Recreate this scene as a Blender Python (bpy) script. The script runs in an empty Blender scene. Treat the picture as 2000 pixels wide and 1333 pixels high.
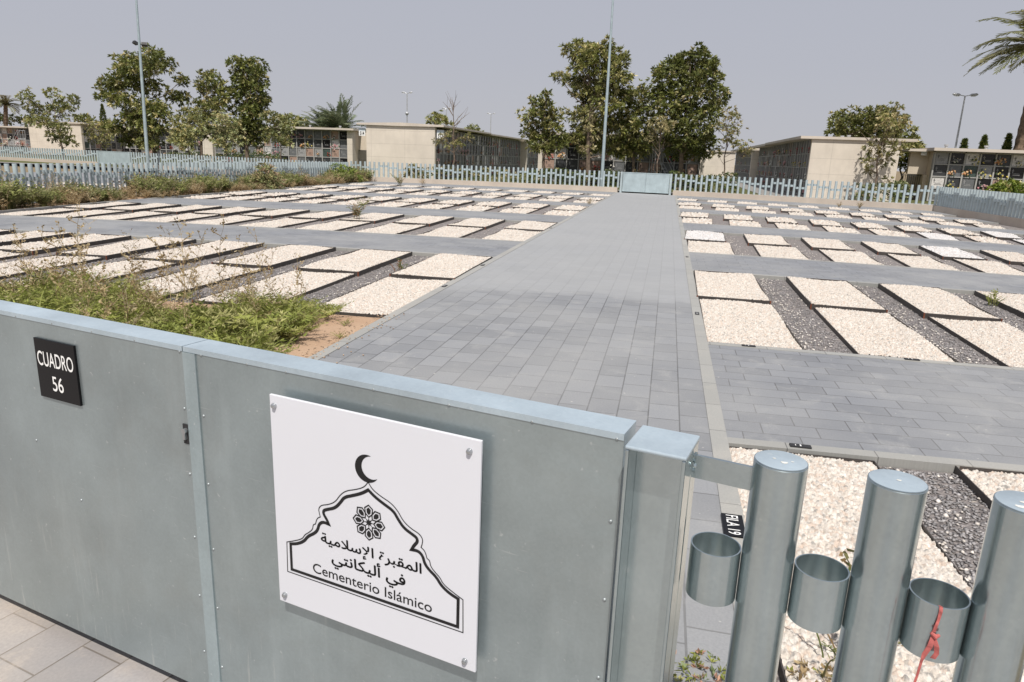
import bpy, math, random
import numpy as np
from mathutils import Vector, Matrix
R = math.radians
random.seed(7)
rng = np.random.default_rng(11)
sc = bpy.context.scene
col = sc.collection

# ---------------------------------------------------------------- camera, sky, sun, exposure
EYE = 1.6
CR = Vector((0.97687256, 0.21075688, 0.03607677))
CU = Vector((-0.08706942, 0.23798298, 0.96735878))
CF = Vector((-0.19529186, 0.94812744, -0.25082952))
FPX = 1391.3
cam = bpy.data.cameras.new('camera')
cam.sensor_width = 36.0
cam.lens = FPX / 2000 * 36
cam.clip_start = 0.05
cam.clip_end = 4000
co = bpy.data.objects.new('camera', cam)
col.objects.link(co)
M = Matrix((CR, CU, -CF)).transposed().to_4x4()
M.translation = (0, 0, EYE)
co.matrix_world = M
sc.camera = co

SUN_EL, SUN_AZ = 59.0, 170.0          # azimuth clockwise from +Y
w = bpy.data.worlds.new('World')
sc.world = w
w.use_nodes = True
nt = w.node_tree
bg = nt.nodes['Background']
sky = nt.nodes.new('ShaderNodeTexSky')
sky.sky_type = 'NISHITA'
sky.sun_disc = False
sky.sun_elevation = R(SUN_EL)
sky.sun_rotation = R(SUN_AZ)
sky.altitude = 0
sky.air_density = 1.0
sky.dust_density = 6.0
sky.ozone_density = 2.0
mixn = nt.nodes.new('ShaderNodeMix')   # a milky summer haze evens the sky out
mixn.data_type = 'RGBA'
mixn.inputs[0].default_value = 0.92
mixn.inputs[7].default_value = (4.50, 4.68, 5.35, 1)
tc = nt.nodes.new('ShaderNodeTexCoord'); sx_ = nt.nodes.new('ShaderNodeSeparateXYZ'); rp_ = nt.nodes.new('ShaderNodeValToRGB')
nt.links.new(tc.outputs['Generated'], sx_.inputs[0]); nt.links.new(sx_.outputs[2], rp_.inputs[0])
rp_.color_ramp.elements[0].position = 0.0; rp_.color_ramp.elements[0].color = (0.516, 0.522, 0.558, 1)
rp_.color_ramp.elements[1].position = 0.42; rp_.color_ramp.elements[1].color = (0.425, 0.445, 0.520, 1)
e_ = rp_.color_ramp.elements.new(0.12); e_.color = (0.470, 0.482, 0.540, 1)
sc_ = nt.nodes.new('ShaderNodeVectorMath'); sc_.operation = 'SCALE'; sc_.inputs['Scale'].default_value = 10.0
nt.links.new(rp_.outputs[0], sc_.inputs[0]); nt.links.new(sc_.outputs[0], mixn.inputs[7])
nt.links.new(sky.outputs[0], mixn.inputs[6])
nt.links.new(mixn.outputs[2], bg.inputs[0])
bg.inputs[1].default_value = 0.1
sun = bpy.data.lights.new('sun', 'SUN')
sun.energy = 4.5
sun.angle = R(0.5)
sun.color = (1.0, 0.95, 0.88)
so = bpy.data.objects.new('sun', sun)
col.objects.link(so)
sd = Vector((math.sin(R(SUN_AZ)) * math.cos(R(SUN_EL)), math.cos(R(SUN_AZ)) * math.cos(R(SUN_EL)), math.sin(R(SUN_EL))))
so.rotation_euler = sd.to_track_quat('Z', 'Y').to_euler()
so.location = sd * 60
sc.view_settings.view_transform = 'Standard'
sc.view_settings.look = 'None'
sc.view_settings.exposure = 0.07
sc.view_settings.gamma = 1.0
sc.view_settings.use_curve_mapping = False

# ---------------------------------------------------------------- survey helpers
def sight(px, py, Y):
    """point at distance Y along the path direction seen at pixel (px, py) of the 2000 px photo"""
    d = CR * ((px - 1000) / FPX) - CU * ((py - 666.5) / FPX) + CF
    return Vector((0, 0, EYE)) + d * (Y / d.y)

XN = [-17.6, -14.4, -12.0, -9.6, -7.2, -4.8, -2.672, -1.12, 0.48, 2.4, 4.8, 7.2, 9.6, 12.0, 14.4]
YN = [1.28, 2.24, 3.2, 4.32, 5.6, 7.04, 9.44, 11.84, 14.56, 19.2, 24.0, 28.8, 34.4, 40.8, 46.4]
TX = [[-16.8, -13.83, -11.58, -9.3, -7.01, -4.7, -2.63, -1.12, 0.46, 2.35, 4.7, 7.05, 9.4, 11.8, 14.1], [-16.63, -13.69, -11.46, -9.21, -6.94, -4.66, -2.64, -1.11, 0.47, 2.31, 4.68, 7.06, 9.4, 11.8, 14.1], [-16.46, -13.55, -11.34, -9.12, -6.88, -4.64, -2.65, -1.11, 0.48, 2.27, 4.61, 6.97, 9.34, 11.74, 14.0], [-16.26, -13.39, -11.21, -9.02, -6.8, -4.68, -2.66, -1.11, 0.48, 2.29, 4.53, 6.86, 9.2, 11.56, 13.95], [-16.04, -13.21, -11.06, -8.9, -6.85, -4.71, -2.66, -1.11, 0.48, 2.3, 4.45, 6.74, 9.04, 11.37, 13.72], [-15.81, -13.02, -10.91, -8.92, -6.93, -4.74, -2.66, -1.11, 0.48, 2.31, 4.38, 6.61, 8.87, 11.16, 13.47], [-15.43, -12.71, -10.97, -9.09, -7.01, -4.76, -2.66, -1.11, 0.48, 2.32, 4.43, 6.4, 8.6, 10.83, 13.07], [-15.2, -12.96, -11.17, -9.21, -7.07, -4.78, -2.66, -1.1, 0.48, 2.32, 4.45, 6.36, 8.35, 10.51, 12.69], [-15.45, -13.22, -11.35, -9.31, -7.11, -4.78, -2.66, -1.1, 0.48, 2.32, 4.47, 6.41, 8.14, 10.17, 12.29], [-15.95, -13.54, -11.55, -9.41, -7.14, -4.78, -2.65, -1.1, 0.48, 2.31, 4.47, 6.46, 8.26, 9.85, 11.65], [-16.33, -13.76, -11.67, -9.46, -7.14, -4.76, -2.64, -1.09, 0.47, 2.3, 4.47, 6.48, 8.32, 9.98, 11.45], [-16.59, -13.91, -11.74, -9.48, -7.13, -4.75, -2.62, -1.09, 0.47, 2.28, 4.45, 6.48, 8.35, 10.06, 11.59], [-16.8, -14.01, -11.78, -9.48, -7.11, -4.72, -2.61, -1.08, 0.46, 2.27, 4.43, 6.47, 8.37, 10.11, 11.69], [-16.96, -14.06, -11.79, -9.46, -7.08, -4.7, -2.59, -1.08, 0.45, 2.25, 4.41, 6.45, 8.36, 10.13, 11.76], [-17.03, -14.08, -11.78, -9.43, -7.05, -4.67, -2.58, -1.08, 0.45, 2.23, 4.38, 6.42, 8.34, 10.13, 11.78]]
TY = [[1.15, 1.17, 1.19, 1.21, 1.22, 1.24, 1.26, 1.23, 1.27, 1.29, 1.3, 1.32, 1.34, 1.36, 1.38], [2.06, 2.09, 2.11, 2.13, 2.15, 2.17, 2.14, 2.1, 2.14, 2.24, 2.26, 2.28, 2.3, 2.33, 2.35], [2.95, 2.99, 3.01, 3.03, 3.06, 3.07, 3.0, 2.99, 3.03, 3.16, 3.18, 3.21, 3.23, 3.26, 3.29], [3.97, 4.01, 4.03, 4.06, 4.09, 4.06, 4.04, 4.05, 4.09, 4.17, 4.24, 4.27, 4.29, 4.33, 4.36], [5.1, 5.14, 5.17, 5.21, 5.22, 5.23, 5.24, 5.27, 5.3, 5.35, 5.4, 5.44, 5.47, 5.51, 5.54], [6.33, 6.38, 6.42, 6.46, 6.52, 6.57, 6.61, 6.64, 6.66, 6.67, 6.68, 6.72, 6.76, 6.8, 6.84], [8.3, 8.36, 8.48, 8.61, 8.73, 8.84, 8.9, 8.92, 8.92, 8.89, 8.82, 8.76, 8.8, 8.85, 8.9], [10.18, 10.44, 10.64, 10.83, 10.99, 11.12, 11.18, 11.2, 11.18, 11.11, 10.97, 10.79, 10.74, 10.8, 10.85], [12.54, 12.9, 13.15, 13.39, 13.58, 13.71, 13.77, 13.76, 13.72, 13.62, 13.42, 13.16, 12.87, 12.88, 12.94], [16.73, 17.21, 17.53, 17.8, 18.0, 18.12, 18.14, 18.1, 18.02, 17.85, 17.57, 17.21, 16.8, 16.37, 16.24], [21.22, 21.76, 22.1, 22.38, 22.56, 22.64, 22.61, 22.54, 22.41, 22.19, 21.83, 21.39, 20.88, 20.34, 19.77], [25.77, 26.34, 26.68, 26.93, 27.08, 27.11, 27.04, 26.93, 26.76, 26.49, 26.05, 25.54, 24.95, 24.31, 23.65], [31.12, 31.68, 32.0, 32.21, 32.3, 32.27, 32.14, 31.98, 31.76, 31.43, 30.92, 30.33, 29.66, 28.93, 28.16], [37.23, 37.75, 38.01, 38.16, 38.19, 38.08, 37.88, 37.67, 37.4, 37.0, 36.41, 35.73, 34.98, 34.16, 33.3], [42.54, 43.0, 43.22, 43.31, 43.27, 43.09, 42.83, 42.57, 42.26, 41.81, 41.15, 40.41, 39.58, 38.69, 37.76]]
XN, YN, TX, TY = map(np.array, (XN, YN, TX, TY))
def plan_np(x, y):
    """plan grid of the burial ground (metres) -> ground position"""
    x = np.asarray(x, float); y = np.asarray(y, float)
    i = np.clip(np.searchsorted(XN, x) - 1, 0, len(XN) - 2)
    j = np.clip(np.searchsorted(YN, y) - 1, 0, len(YN) - 2)
    a = (x - XN[i]) / (XN[i + 1] - XN[i]); b = (y - YN[j]) / (YN[j + 1] - YN[j])
    f = lambda T: (T[j, i] * (1 - a) + T[j, i + 1] * a) * (1 - b) + (T[j + 1, i] * (1 - a) + T[j + 1, i + 1] * a) * b
    return f(TX), f(TY)
def plan(x, y, z=0.0):
    X, Y = plan_np(x, y)
    return Vector((float(X), float(Y), z))

# ---------------------------------------------------------------- object helpers
def tag(o, label=None, cat=None, group=None, kind=None):
    if label: o['label'] = label
    if cat: o['category'] = cat
    if group: o['group'] = group
    if kind: o['kind'] = kind
    return o
def empty(name, loc=(0, 0, 0), rz=0.0):
    o = bpy.data.objects.new(name, None)
    o.empty_display_size = 0.2
    o.location = loc
    o.rotation_euler = (0, 0, rz)
    col.objects.link(o)
    return o
def put(name, me, parent=None, loc=None, rz=None):
    o = bpy.data.objects.new(name, me)
    col.objects.link(o)
    if parent: o.parent = parent
    if loc is not None: o.location = loc
    if rz is not None: o.rotation_euler = (0, 0, rz)
    return o
class MB:
    """collects shapes for ONE mesh object"""
    def __init__(s): s.v = []; s.f = []; s.m = []; s.mi = 0
    def add(s, vs, fs):
        b = len(s.v)
        s.v += [tuple(v) for v in vs]
        s.f += [tuple(i + b for i in f) for f in fs]
        s.m += [s.mi] * len(fs)
    def box(s, x0, y0, z0, x1, y1, z1, T=None):
        vs = [(x0, y0, z0), (x1, y0, z0), (x1, y1, z0), (x0, y1, z0), (x0, y0, z1), (x1, y0, z1), (x1, y1, z1), (x0, y1, z1)]
        if T: vs = [T(*v) for v in vs]
        s.add(vs, [(0, 3, 2, 1), (4, 5, 6, 7), (0, 1, 5, 4), (1, 2, 6, 5), (2, 3, 7, 6), (3, 0, 4, 7)])
    def tube(s, pts, rad, n=8, caps=True):
        pts = [Vector(p) for p in pts]
        if not hasattr(rad, '__len__'): rad = [rad] * len(pts)
        rings = []
        for k, p in enumerate(pts):
            t = (pts[min(k + 1, len(pts) - 1)] - pts[max(k - 1, 0)])
            if t.length < 1e-9: t = Vector((0, 0, 1))
            t.normalize()
            a = t.cross(Vector((0, 0, 1)) if abs(t.z) < .95 else Vector((1, 0, 0))).normalized()
            b = t.cross(a).normalized()
            rings.append([p + (a * math.cos(2 * math.pi * i / n) + b * math.sin(2 * math.pi * i / n)) * rad[k] for i in range(n)])
        vs = [v for r in rings for v in r]
        fs = []
        for k in range(len(rings) - 1):
            for i in range(n):
                fs.append((k * n + i, k * n + (i + 1) % n, (k + 1) * n + (i + 1) % n, (k + 1) * n + i))
        if caps:
            fs.append(tuple(range(n))); fs.append(tuple((len(rings) - 1) * n + i for i in reversed(range(n))))
        s.add(vs, fs)
    def mesh(s, name, mats, smooth=None):
        me = bpy.data.meshes.new(name)
        me.from_pydata(s.v, [], s.f)
        for m in (mats if isinstance(mats, (list, tuple)) else [mats]): me.materials.append(m)
        if isinstance(mats, (list, tuple)): me.polygons.foreach_set('material_index', s.m)
        me.update()
        if smooth: shade(me, smooth)
        return me
    def obj(s, name, mats, parent=None, smooth=None, loc=None, rz=None):
        return put(name, s.mesh(name, mats, smooth), parent, loc, rz)
def shade(me, angle=40):
    me.polygons.foreach_set('use_smooth', [True] * len(me.polygons))
    try: me.set_sharp_from_angle(angle=R(angle))
    except Exception: pass
def np_mesh(name, V, F, mat, colors=None, smooth=False, uv=None):
    V = np.asarray(V, np.float32); F = np.asarray(F, np.int32)
    k = F.shape[1]
    me = bpy.data.meshes.new(name)
    me.vertices.add(len(V)); me.vertices.foreach_set('co', V.ravel())
    me.loops.add(F.size); me.loops.foreach_set('vertex_index', F.ravel())
    me.polygons.add(len(F))
    me.polygons.foreach_set('loop_start', np.arange(0, F.size, k, dtype=np.int32))
    me.polygons.foreach_set('loop_total', np.full(len(F), k, np.int32))
    if colors is not None:
        ca = me.color_attributes.new('Col', 'FLOAT_COLOR', 'POINT')
        c = np.ones((len(V), 4), np.float32); c[:, :3] = colors
        ca.data.foreach_set('color', c.ravel())
    if uv is not None:
        ul = me.uv_layers.new(name='UVMap')
        ul.data.foreach_set('uv', np.asarray(uv, np.float32)[F.ravel()].ravel())
    me.materials.append(mat)
    me.update(calc_edges=True)
    me.validate()
    if smooth: me.polygons.foreach_set('use_smooth', [True] * len(me.polygons))
    return me
def bevel(o, wdt=0.004, seg=2):
    m = o.modifiers.new('bevel', 'BEVEL'); m.width = wdt; m.segments = seg; m.limit_method = 'ANGLE'; m.angle_limit = R(40)
    return o

# ---------------------------------------------------------------- materials
class NT:
    def __init__(s, name):
        s.m = bpy.data.materials.new(name); s.m.use_nodes = True
        s.t = s.m.node_tree; s.b = s.t.nodes['Principled BSDF']; s.out = s.t.nodes['Material Output']
    def n(s, typ, **kw):
        nd = s.t.nodes.new('ShaderNode' + typ)
        for k, v in kw.items():
            if k.startswith('i_'):
                key = k[2:]; key = int(key) if key.isdigit() else key.replace('_', ' ')
                nd.inputs[key].default_value = v
            else: setattr(nd, k, v)
        return nd
    def l(s, a, b): s.t.links.new(a, b)
    def geo(s): return s.n('NewGeometry').outputs['Position']
    def objc(s): return s.n('TexCoord').outputs['Object']
    def uv(s): return s.n('TexCoord').outputs['UV']
    def noise(s, vec, scale, detail=4, rough=0.55, dist=0.0):
        nd = s.n('TexNoise'); nd.inputs['Scale'].default_value = scale; nd.inputs['Detail'].default_value = detail
        nd.inputs['Roughness'].default_value = rough; nd.inputs['Distortion'].default_value = dist
        if vec is not None: s.l(vec, nd.inputs['Vector'])
        return nd.outputs['Fac']
    def ramp(s, fac, stops):
        nd = s.n('ValToRGB'); e = nd.color_ramp.elements
        while len(e) < len(stops): e.new(0.5)
        for el, (p, c) in zip(e, stops):
            el.position = p; el.color = (*c, 1) if hasattr(c, '__len__') else (c, c, c, 1)
        s.l(fac, nd.inputs[0]); return nd.outputs[0]
    def mix(s, fac, a, b, mode='MIX'):
        nd = s.n('Mix', data_type='RGBA', blend_type=mode)
        for v, k in ((fac, 0), (a, 6), (b, 7)):
            if hasattr(v, 'links') or hasattr(v, 'is_linked'): s.l(v, nd.inputs[k])
            elif hasattr(v, '__len__'): nd.inputs[k].default_value = (*v, 1)
            else: nd.inputs[k].default_value = v
        return nd.outputs[2]
    def math(s, op, a, b=0.0):
        nd = s.n('Math', operation=op)
        for v, k in ((a, 0), (b, 1)):
            if hasattr(v, 'is_linked'): s.l(v, nd.inputs[k])
            else: nd.inputs[k].default_value = v
        return nd.outputs[0]
    def scale(s, vec, sx, sy, sz):
        nd = s.n('Mapping'); s.l(vec, nd.inputs[0]); nd.inputs['Scale'].default_value = (sx, sy, sz); return nd.outputs[0]
    def bump(s, h, strength=0.3, dist=0.01):
        nd = s.n('Bump'); nd.inputs['Strength'].default_value = strength; nd.inputs['Distance'].default_value = dist
        s.l(h, nd.inputs['Height']); s.l(nd.outputs[0], s.b.inputs['Normal'])
    def base(s, c):
        if hasattr(c, 'is_linked'): s.l(c, s.b.inputs['Base Color'])
        else: s.b.inputs['Base Color'].default_value = (*c, 1)
    def set(s, rough=0.6, metal=0.0, spec=0.5):
        for k, v in (('Roughness', rough), ('Metallic', metal), ('Specular IOR Level', spec)):
            if hasattr(v, 'is_linked'): s.l(v, s.b.inputs[k])
            else: s.b.inputs[k].default_value = v
        return s.m
def plain(name, c, rough=0.6, metal=0.0, var=0.15, sc_=6.0, spec=0.4):
    t = NT(name)
    f = t.noise(t.geo(), sc_, 5)
    lo = tuple(x * (1 - var) for x in c); hi = tuple(min(1, x * (1 + var)) for x in c)
    t.base(t.ramp(f, [(0.3, lo), (0.7, hi)]))
    return t.set(rough, metal, spec)
def galv(name, c, rough=0.42, metal=0.75, spang=45, spa=0.12, scratch=False):
    t = NT(name); o = t.geo()
    v = t.n('TexVoronoi'); v.inputs['Scale'].default_value = spang; t.l(o, v.inputs['Vector'])
    n1 = t.noise(o, 3.0, 6, 0.6)
    n2 = t.noise(t.scale(o, 9, 9, 1.6), 1.0, 5, 0.6)
    n3 = t.noise(o, 60, 2, 0.5)
    lo = tuple(x * 0.86 for x in c); hi = tuple(min(1, x * 1.12) for x in c)
    b = t.ramp(n1, [(0.3, lo), (0.7, hi)])
    bw = t.n('RGBToBW'); t.l(v.outputs['Color'], bw.inputs[0])
    b = t.mix(spa, b, t.ramp(bw.outputs[0], [(0.2, 0.38), (0.8, 0.62)]), 'OVERLAY')
    b = t.mix(t.ramp(n2, [(0.56, 0.0), (0.76, 0.3)]), b, tuple(min(1, x * 1.3 + .05) for x in c))
    b = t.mix(t.ramp(n3, [(0.70, 0.0), (0.78, 0.35)]), b, (0.75, 0.77, 0.77))
    if scratch:                                  # hairline scratches, chalky runs low down, handling marks
        for ang_, th_ in ((0.5, .735), (-0.9, .745), (1.35, .75)):
            mp = t.n('Mapping'); t.l(o, mp.inputs[0]); mp.inputs['Rotation'].default_value = (0, ang_, 0.23); mp.inputs['Scale'].default_value = (7, 7, 190)
            b = t.mix(t.math('MULTIPLY', t.ramp(t.noise(mp.outputs[0], 1.0, 2, .5), [(th_, 0.0), (th_ + .03, 1.0)]), 0.30), b, (0.66, 0.69, 0.69))
        zz = t.n('SeparateXYZ'); t.l(o, zz.inputs[0])
        low = t.ramp(zz.outputs[2], [(0.0, 1.0), (0.55, 0.0)])
        run = t.ramp(t.noise(t.scale(o, 60, 60, 5), 1.0, 4, .65), [(0.60, 0.0), (0.72, 1.0)])
        b = t.mix(t.math('MULTIPLY', t.math('MULTIPLY', run, low), 0.5), b, (0.62, 0.64, 0.62))
        b = t.mix(t.math('MULTIPLY', t.ramp(t.noise(o, 2.2, 5, .7, .5), [(0.5, 0.0), (0.75, 1.0)]), 0.22), b, (0.30, 0.29, 0.265))
    t.base(b)
    r = t.math('ADD', t.math('MULTIPLY', n1, 0.22), rough - 0.1)
    return t.set(r, metal, 0.5)
def paving(name, base, bw=0.3, bh=0.2, swap=False, mortar=(0.10, 0.10, 0.10), var=0.16, stain=(0.335, 0.335, 0.33), stain_amt=0.5, dust=False, joint=.0035):
    t = NT(name); uv = t.uv()
    if swap:
        sep = t.n('SeparateXYZ'); cmb = t.n('CombineXYZ'); t.l(uv, sep.inputs[0])
        t.l(sep.outputs[1], cmb.inputs[0]); t.l(sep.outputs[0], cmb.inputs[1]); vec = cmb.outputs[0]
    else: vec = uv
    br = t.n('TexBrick'); t.l(vec, br.inputs['Vector'])
    br.offset = 0.37; br.offset_frequency = 2; br.squash = 1.0
    br.inputs['Scale'].default_value = 1.0
    br.inputs['Brick Width'].default_value = bw; br.inputs['Row Height'].default_value = bh
    br.inputs['Mortar Size'].default_value = joint; br.inputs['Mortar Smooth'].default_value = 0.3
    br.inputs['Bias'].default_value = 0.0
    lo = tuple(x * (1 - var) for x in base); hi = tuple(x * (1 + var) for x in base)
    br.inputs['Color1'].default_value = (*lo, 1); br.inputs['Color2'].default_value = (*hi, 1); br.inputs['Mortar'].default_value = (*mortar, 1)
    big = t.noise(vec, 0.55, 5, 0.62)
    mid = t.noise(vec, 3.2, 6, 0.68, 0.4)
    fine = t.noise(vec, 90, 3, 0.6)
    c = t.mix(t.math('MULTIPLY', t.ramp(big, [(0.38, 0.0), (0.68, 1.0)]), stain_amt * 0.8), br.outputs['Color'], stain)
    c = t.mix(t.math('MULTIPLY', t.ramp(mid, [(0.53, 0.0), (0.75, 1.0)]), stain_amt), c, stain)
    c = t.mix(t.math('MULTIPLY', t.ramp(fine, [(0.35, 1.0), (0.65, 0.0)]), 0.22), c, tuple(x * .55 for x in base))
    if dust:                                   # trodden dust starts beyond a dark washed patch by the gate
        sx = t.n('SeparateXYZ'); t.l(vec, sx.inputs[0])
        dd = t.math('ADD', sx.outputs[0], t.math('MULTIPLY', big, 1.6))
        c = t.mix(t.math('MULTIPLY', t.ramp(t.math('MULTIPLY', dd, 0.05), [(0.475, 0.0), (0.50, 0.8), (0.8, 1.0)]), 0.75), c, (0.322, 0.328, 0.333))
    sp = t.noise(vec, 26, 1, 0.4)
    c = t.mix(t.ramp(sp, [(0.76, 0.0), (0.80, 0.55)]), c, (0.55, 0.54, 0.5))
    t.base(c)
    t.bump(t.math('SUBTRACT', t.math('MULTIPLY', fine, 0.25), br.outputs['Fac']), 0.45, 0.004)
    return t.set(t.math('ADD', t.math('MULTIPLY', mid, 0.25), 0.5), 0.0, 0.35)
def vcol(name, rough=0.7, transl=0.0, spec=0.3, var=0.0):
    t = NT(name)
    a = t.n('Attribute', attribute_name='Col')
    c = a.outputs['Color']
    if var:
        c = t.mix(var, c, t.ramp(t.noise(t.objc(), 160, 3), [(0.3, 0.25), (0.7, 0.95)]), 'OVERLAY')
    t.base(c); t.set(rough, 0.0, spec)
    if transl:
        tr = t.n('BsdfTranslucent'); t.l(c, tr.inputs[0]); ms = t.n('MixShader'); ms.inputs[0].default_value = transl
        t.l(t.b.outputs[0], ms.inputs[1]); t.l(tr.outputs[0], ms.inputs[2]); t.l(ms.outputs[0], t.out.inputs[0])
    return t.m
def concrete(name, c, panel=True):
    t = NT(name); o = t.geo()
    n1 = t.noise(o, 0.8, 6, 0.65); n2 = t.noise(t.scale(o, 3.0, 3.0, 0.5), 1.0, 5, 0.6); n3 = t.noise(o, 30, 3)
    b = t.ramp(n1, [(0.3, tuple(x * .88 for x in c)), (0.7, tuple(x * 1.08 for x in c))])
    b = t.mix(t.math('MULTIPLY', t.ramp(n2, [(0.5, 0.0), (0.75, 1.0)]), 0.35), b, tuple(x * .78 for x in c))
    if panel:
        z = t.n('SeparateXYZ'); t.l(o, z.inputs[0])
        for ax, per, off in ((2, 0.83, 0.06), (0, 2.3, 0.7)):
            m = t.math('FRACT', t.math('DIVIDE', t.math('ADD', z.outputs[ax], off + 46), per))
            d = t.math('LESS_THAN', m, 0.035 if ax == 2 else 0.012)
            b = t.mix(t.math('MULTIPLY', d, 0.4), b, tuple(x * .55 for x in c))
    t.base(b); t.bump(n3, 0.15, 0.01)
    return t.set(0.85, 0, 0.2)

M_GALV = galv('galvanised_sheet', (0.355, 0.412, 0.425), 0.33, 0.68, 140, .10, True)
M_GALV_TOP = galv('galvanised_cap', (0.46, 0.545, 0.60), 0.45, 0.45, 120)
M_TUBE = galv('galvanised_tube', (0.445, 0.515, 0.53), 0.20, 0.90, 130)
M_FAR = galv('weathered_zinc', (0.43, 0.50, 0.52), 0.55, 0.2, 30, .06)
M_STRIP = galv('zinc_strip', (0.36, 0.43, 0.45), 0.45, 0.5, 120)
M_DARKGAP = plain('dark_gap', (0.012, 0.012, 0.012), 0.9)
M_PATH = paving('path_pavers', (0.232, 0.239, 0.251), swap=True, var=.13, mortar=(0.10, 0.102, 0.105), dust=True, stain_amt=.75, joint=.005)
M_CROSS = paving('cross_path_pavers', (0.205, 0.213, 0.229), 0.36, 0.2, stain_amt=0.8, var=.11, mortar=(0.09, 0.09, 0.092), joint=.0045)
M_FRONTPAVE = paving('entrance_pavers', (0.30, 0.285, 0.285), 0.46, 0.2, swap=True, stain=(0.47, 0.405, 0.345), stain_amt=1.0, var=.2, mortar=(0.12, 0.105, 0.09))
M_KERB = paving('kerb_stones', (0.31, 0.31, 0.295), 0.5, 5.0, stain=(0.42, 0.40, 0.36), var=0.07)
M_KERB_Y = paving('kerb_stones_lengthwise', (0.31, 0.31, 0.295), 0.5, 5.0, swap=True, stain=(0.42, 0.40, 0.36), var=0.07)
M_PEB = vcol('white_pebbles', 0.75, 0, 0.25, 0.25)
M_CHIP = vcol('slate_chips', 0.6, 0, 0.4, 0.3)
M_LEAF = vcol('leaf', 0.42, 0.2, 0.45)
M_WEED = vcol('weed_leaf', 0.6, 0.25, 0.25)
M_BLACK = plain('black_acrylic', (0.006, 0.006, 0.007), 0.3, 0, 0.1, 3, 0.2)
M_PRINT = plain('black_print', (0.008, 0.008, 0.009), 0.5)
def mk_acrylic():
    t = NT('white_acrylic'); c = t.ramp(t.noise(t.geo(), 2.5, 4), [(0.3, (0.735, 0.745, 0.79)), (0.7, (0.75, 0.76, 0.805))]); t.base(c); t.set(0.2, 0, 0.4)
    tr = t.n('BsdfTranslucent'); t.l(c, tr.inputs[0]); ms = t.n('MixShader'); ms.inputs[0].default_value = 0.15
    t.l(t.b.outputs[0], ms.inputs[1]); t.l(tr.outputs[0], ms.inputs[2]); t.l(ms.outputs[0], t.out.inputs[0]); return t.m
M_WHITE = mk_acrylic()
M_WPRINT = plain('white_print', (0.82, 0.82, 0.8), 0.5, 0, 0.02)
M_STEEL = plain('steel_bolt', (0.46, 0.48, 0.49), 0.35, 0.9)
M_RIVET = plain('rivet_zinc', (0.36, 0.39, 0.40), 0.5, 0.6)
M_CONC = concrete('tan_concrete', (0.655, 0.592, 0.508))
M_CONCP = concrete('tan_concrete_plain', (0.62, 0.54, 0.44), False)
M_ROOF = concrete('roof_concrete', (0.57, 0.51, 0.44), False)
M_BASEW = concrete('base_wall_concrete', (0.52, 0.45, 0.38), False)
M_LATT = concrete('niche_frame_concrete', (0.40, 0.395, 0.38), False)
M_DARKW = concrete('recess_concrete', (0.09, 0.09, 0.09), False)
M_BARK = plain('bark', (0.16, 0.12, 0.09), 0.9, 0, 0.35, 9)
M_PALMT = plain('palm_bark', (0.17, 0.12, 0.085), 0.95, 0, 0.4, 5)
M_POLE = galv('pole_zinc', (0.38, 0.46, 0.49), 0.5, 0.3, 20, .06)
M_LAMPG = plain('lamp_grey', (0.45, 0.46, 0.47), 0.4, 0.3)
M_LAMPD = plain('lamp_dark', (0.05, 0.05, 0.055), 0.5)
M_GLASSW = plain('lamp_diffuser', (0.7, 0.7, 0.7), 0.3)
M_BLUE = plain('sign_blue', (0.55, 0.63, 0.68), 0.5)
M_RED = plain('faded_red_ribbon', (0.43, 0.115, 0.105), 0.85, 0, 0.4, 70)
M_IRON = plain('wrought_iron', (0.025, 0.025, 0.027), 0.6)
PLQ = [plain('granite_' + n, c, r, 0, 0.2, 14) for n, c, r in (
    ('black', (0.012, 0.012, 0.013), 0.25), ('charcoal', (0.045, 0.047, 0.05), 0.35), ('grey', (0.14, 0.145, 0.15), 0.4),
    ('pale', (0.30, 0.30, 0.30), 0.5), ('white', (0.62, 0.60, 0.58), 0.5), ('rose', (0.36, 0.25, 0.20), 0.45), ('green', (0.06, 0.085, 0.075), 0.4))]
def mk_steel():
    t = NT('oxidised_steel'); o = t.geo()
    n = t.noise(o, 7, 6, 0.7); n2 = t.noise(o, 1.3, 3)
    b = t.ramp(n, [(0.35, (0.050, 0.044, 0.041)), (0.6, (0.075, 0.066, 0.060)), (0.80, (0.13, 0.065, 0.042))])
    b = t.mix(t.math('MULTIPLY', t.ramp(n2, [(0.55, 0.0), (0.7, 1.0)]), 0.6), b, (0.09, 0.084, 0.078))
    t.base(b); return t.set(0.55, 0.15, 0.4)
M_EDGE = mk_steel()
M_RUST = plain('rusted_corner', (0.17, 0.055, 0.028), 0.8, 0, 0.35, 40)
def mk_slate():
    t = NT('slate_gravel'); o = t.geo()
    v = t.n('TexVoronoi'); v.inputs['Scale'].default_value = 52; t.l(o, v.inputs['Vector'])
    n = t.noise(o, 1.6, 5, 0.6); n2 = t.noise(o, 11, 4, 0.6)
    b = t.ramp(v.outputs['Color'], [(0.0, (0.13, 0.12, 0.12)), (0.5, (0.235, 0.215, 0.21)), (0.86, (0.32, 0.29, 0.275)), (0.93, (0.55, 0.50, 0.45))])
    b = t.mix(t.math('MULTIPLY', t.ramp(n, [(0.4, 0.0), (0.7, 1.0)]), 0.35), b, (0.25, 0.21, 0.185))
    b = t.mix(t.math('MULTIPLY', t.ramp(n2, [(0.3, 1.0), (0.5, 0.0)]), 0.35), b, (0.10, 0.092, 0.092))
    t.base(b); t.bump(v.outputs['Distance'], 0.9, 0.02); return t.set(0.75, 0, 0.3)
M_SLATE = mk_slate()
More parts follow.
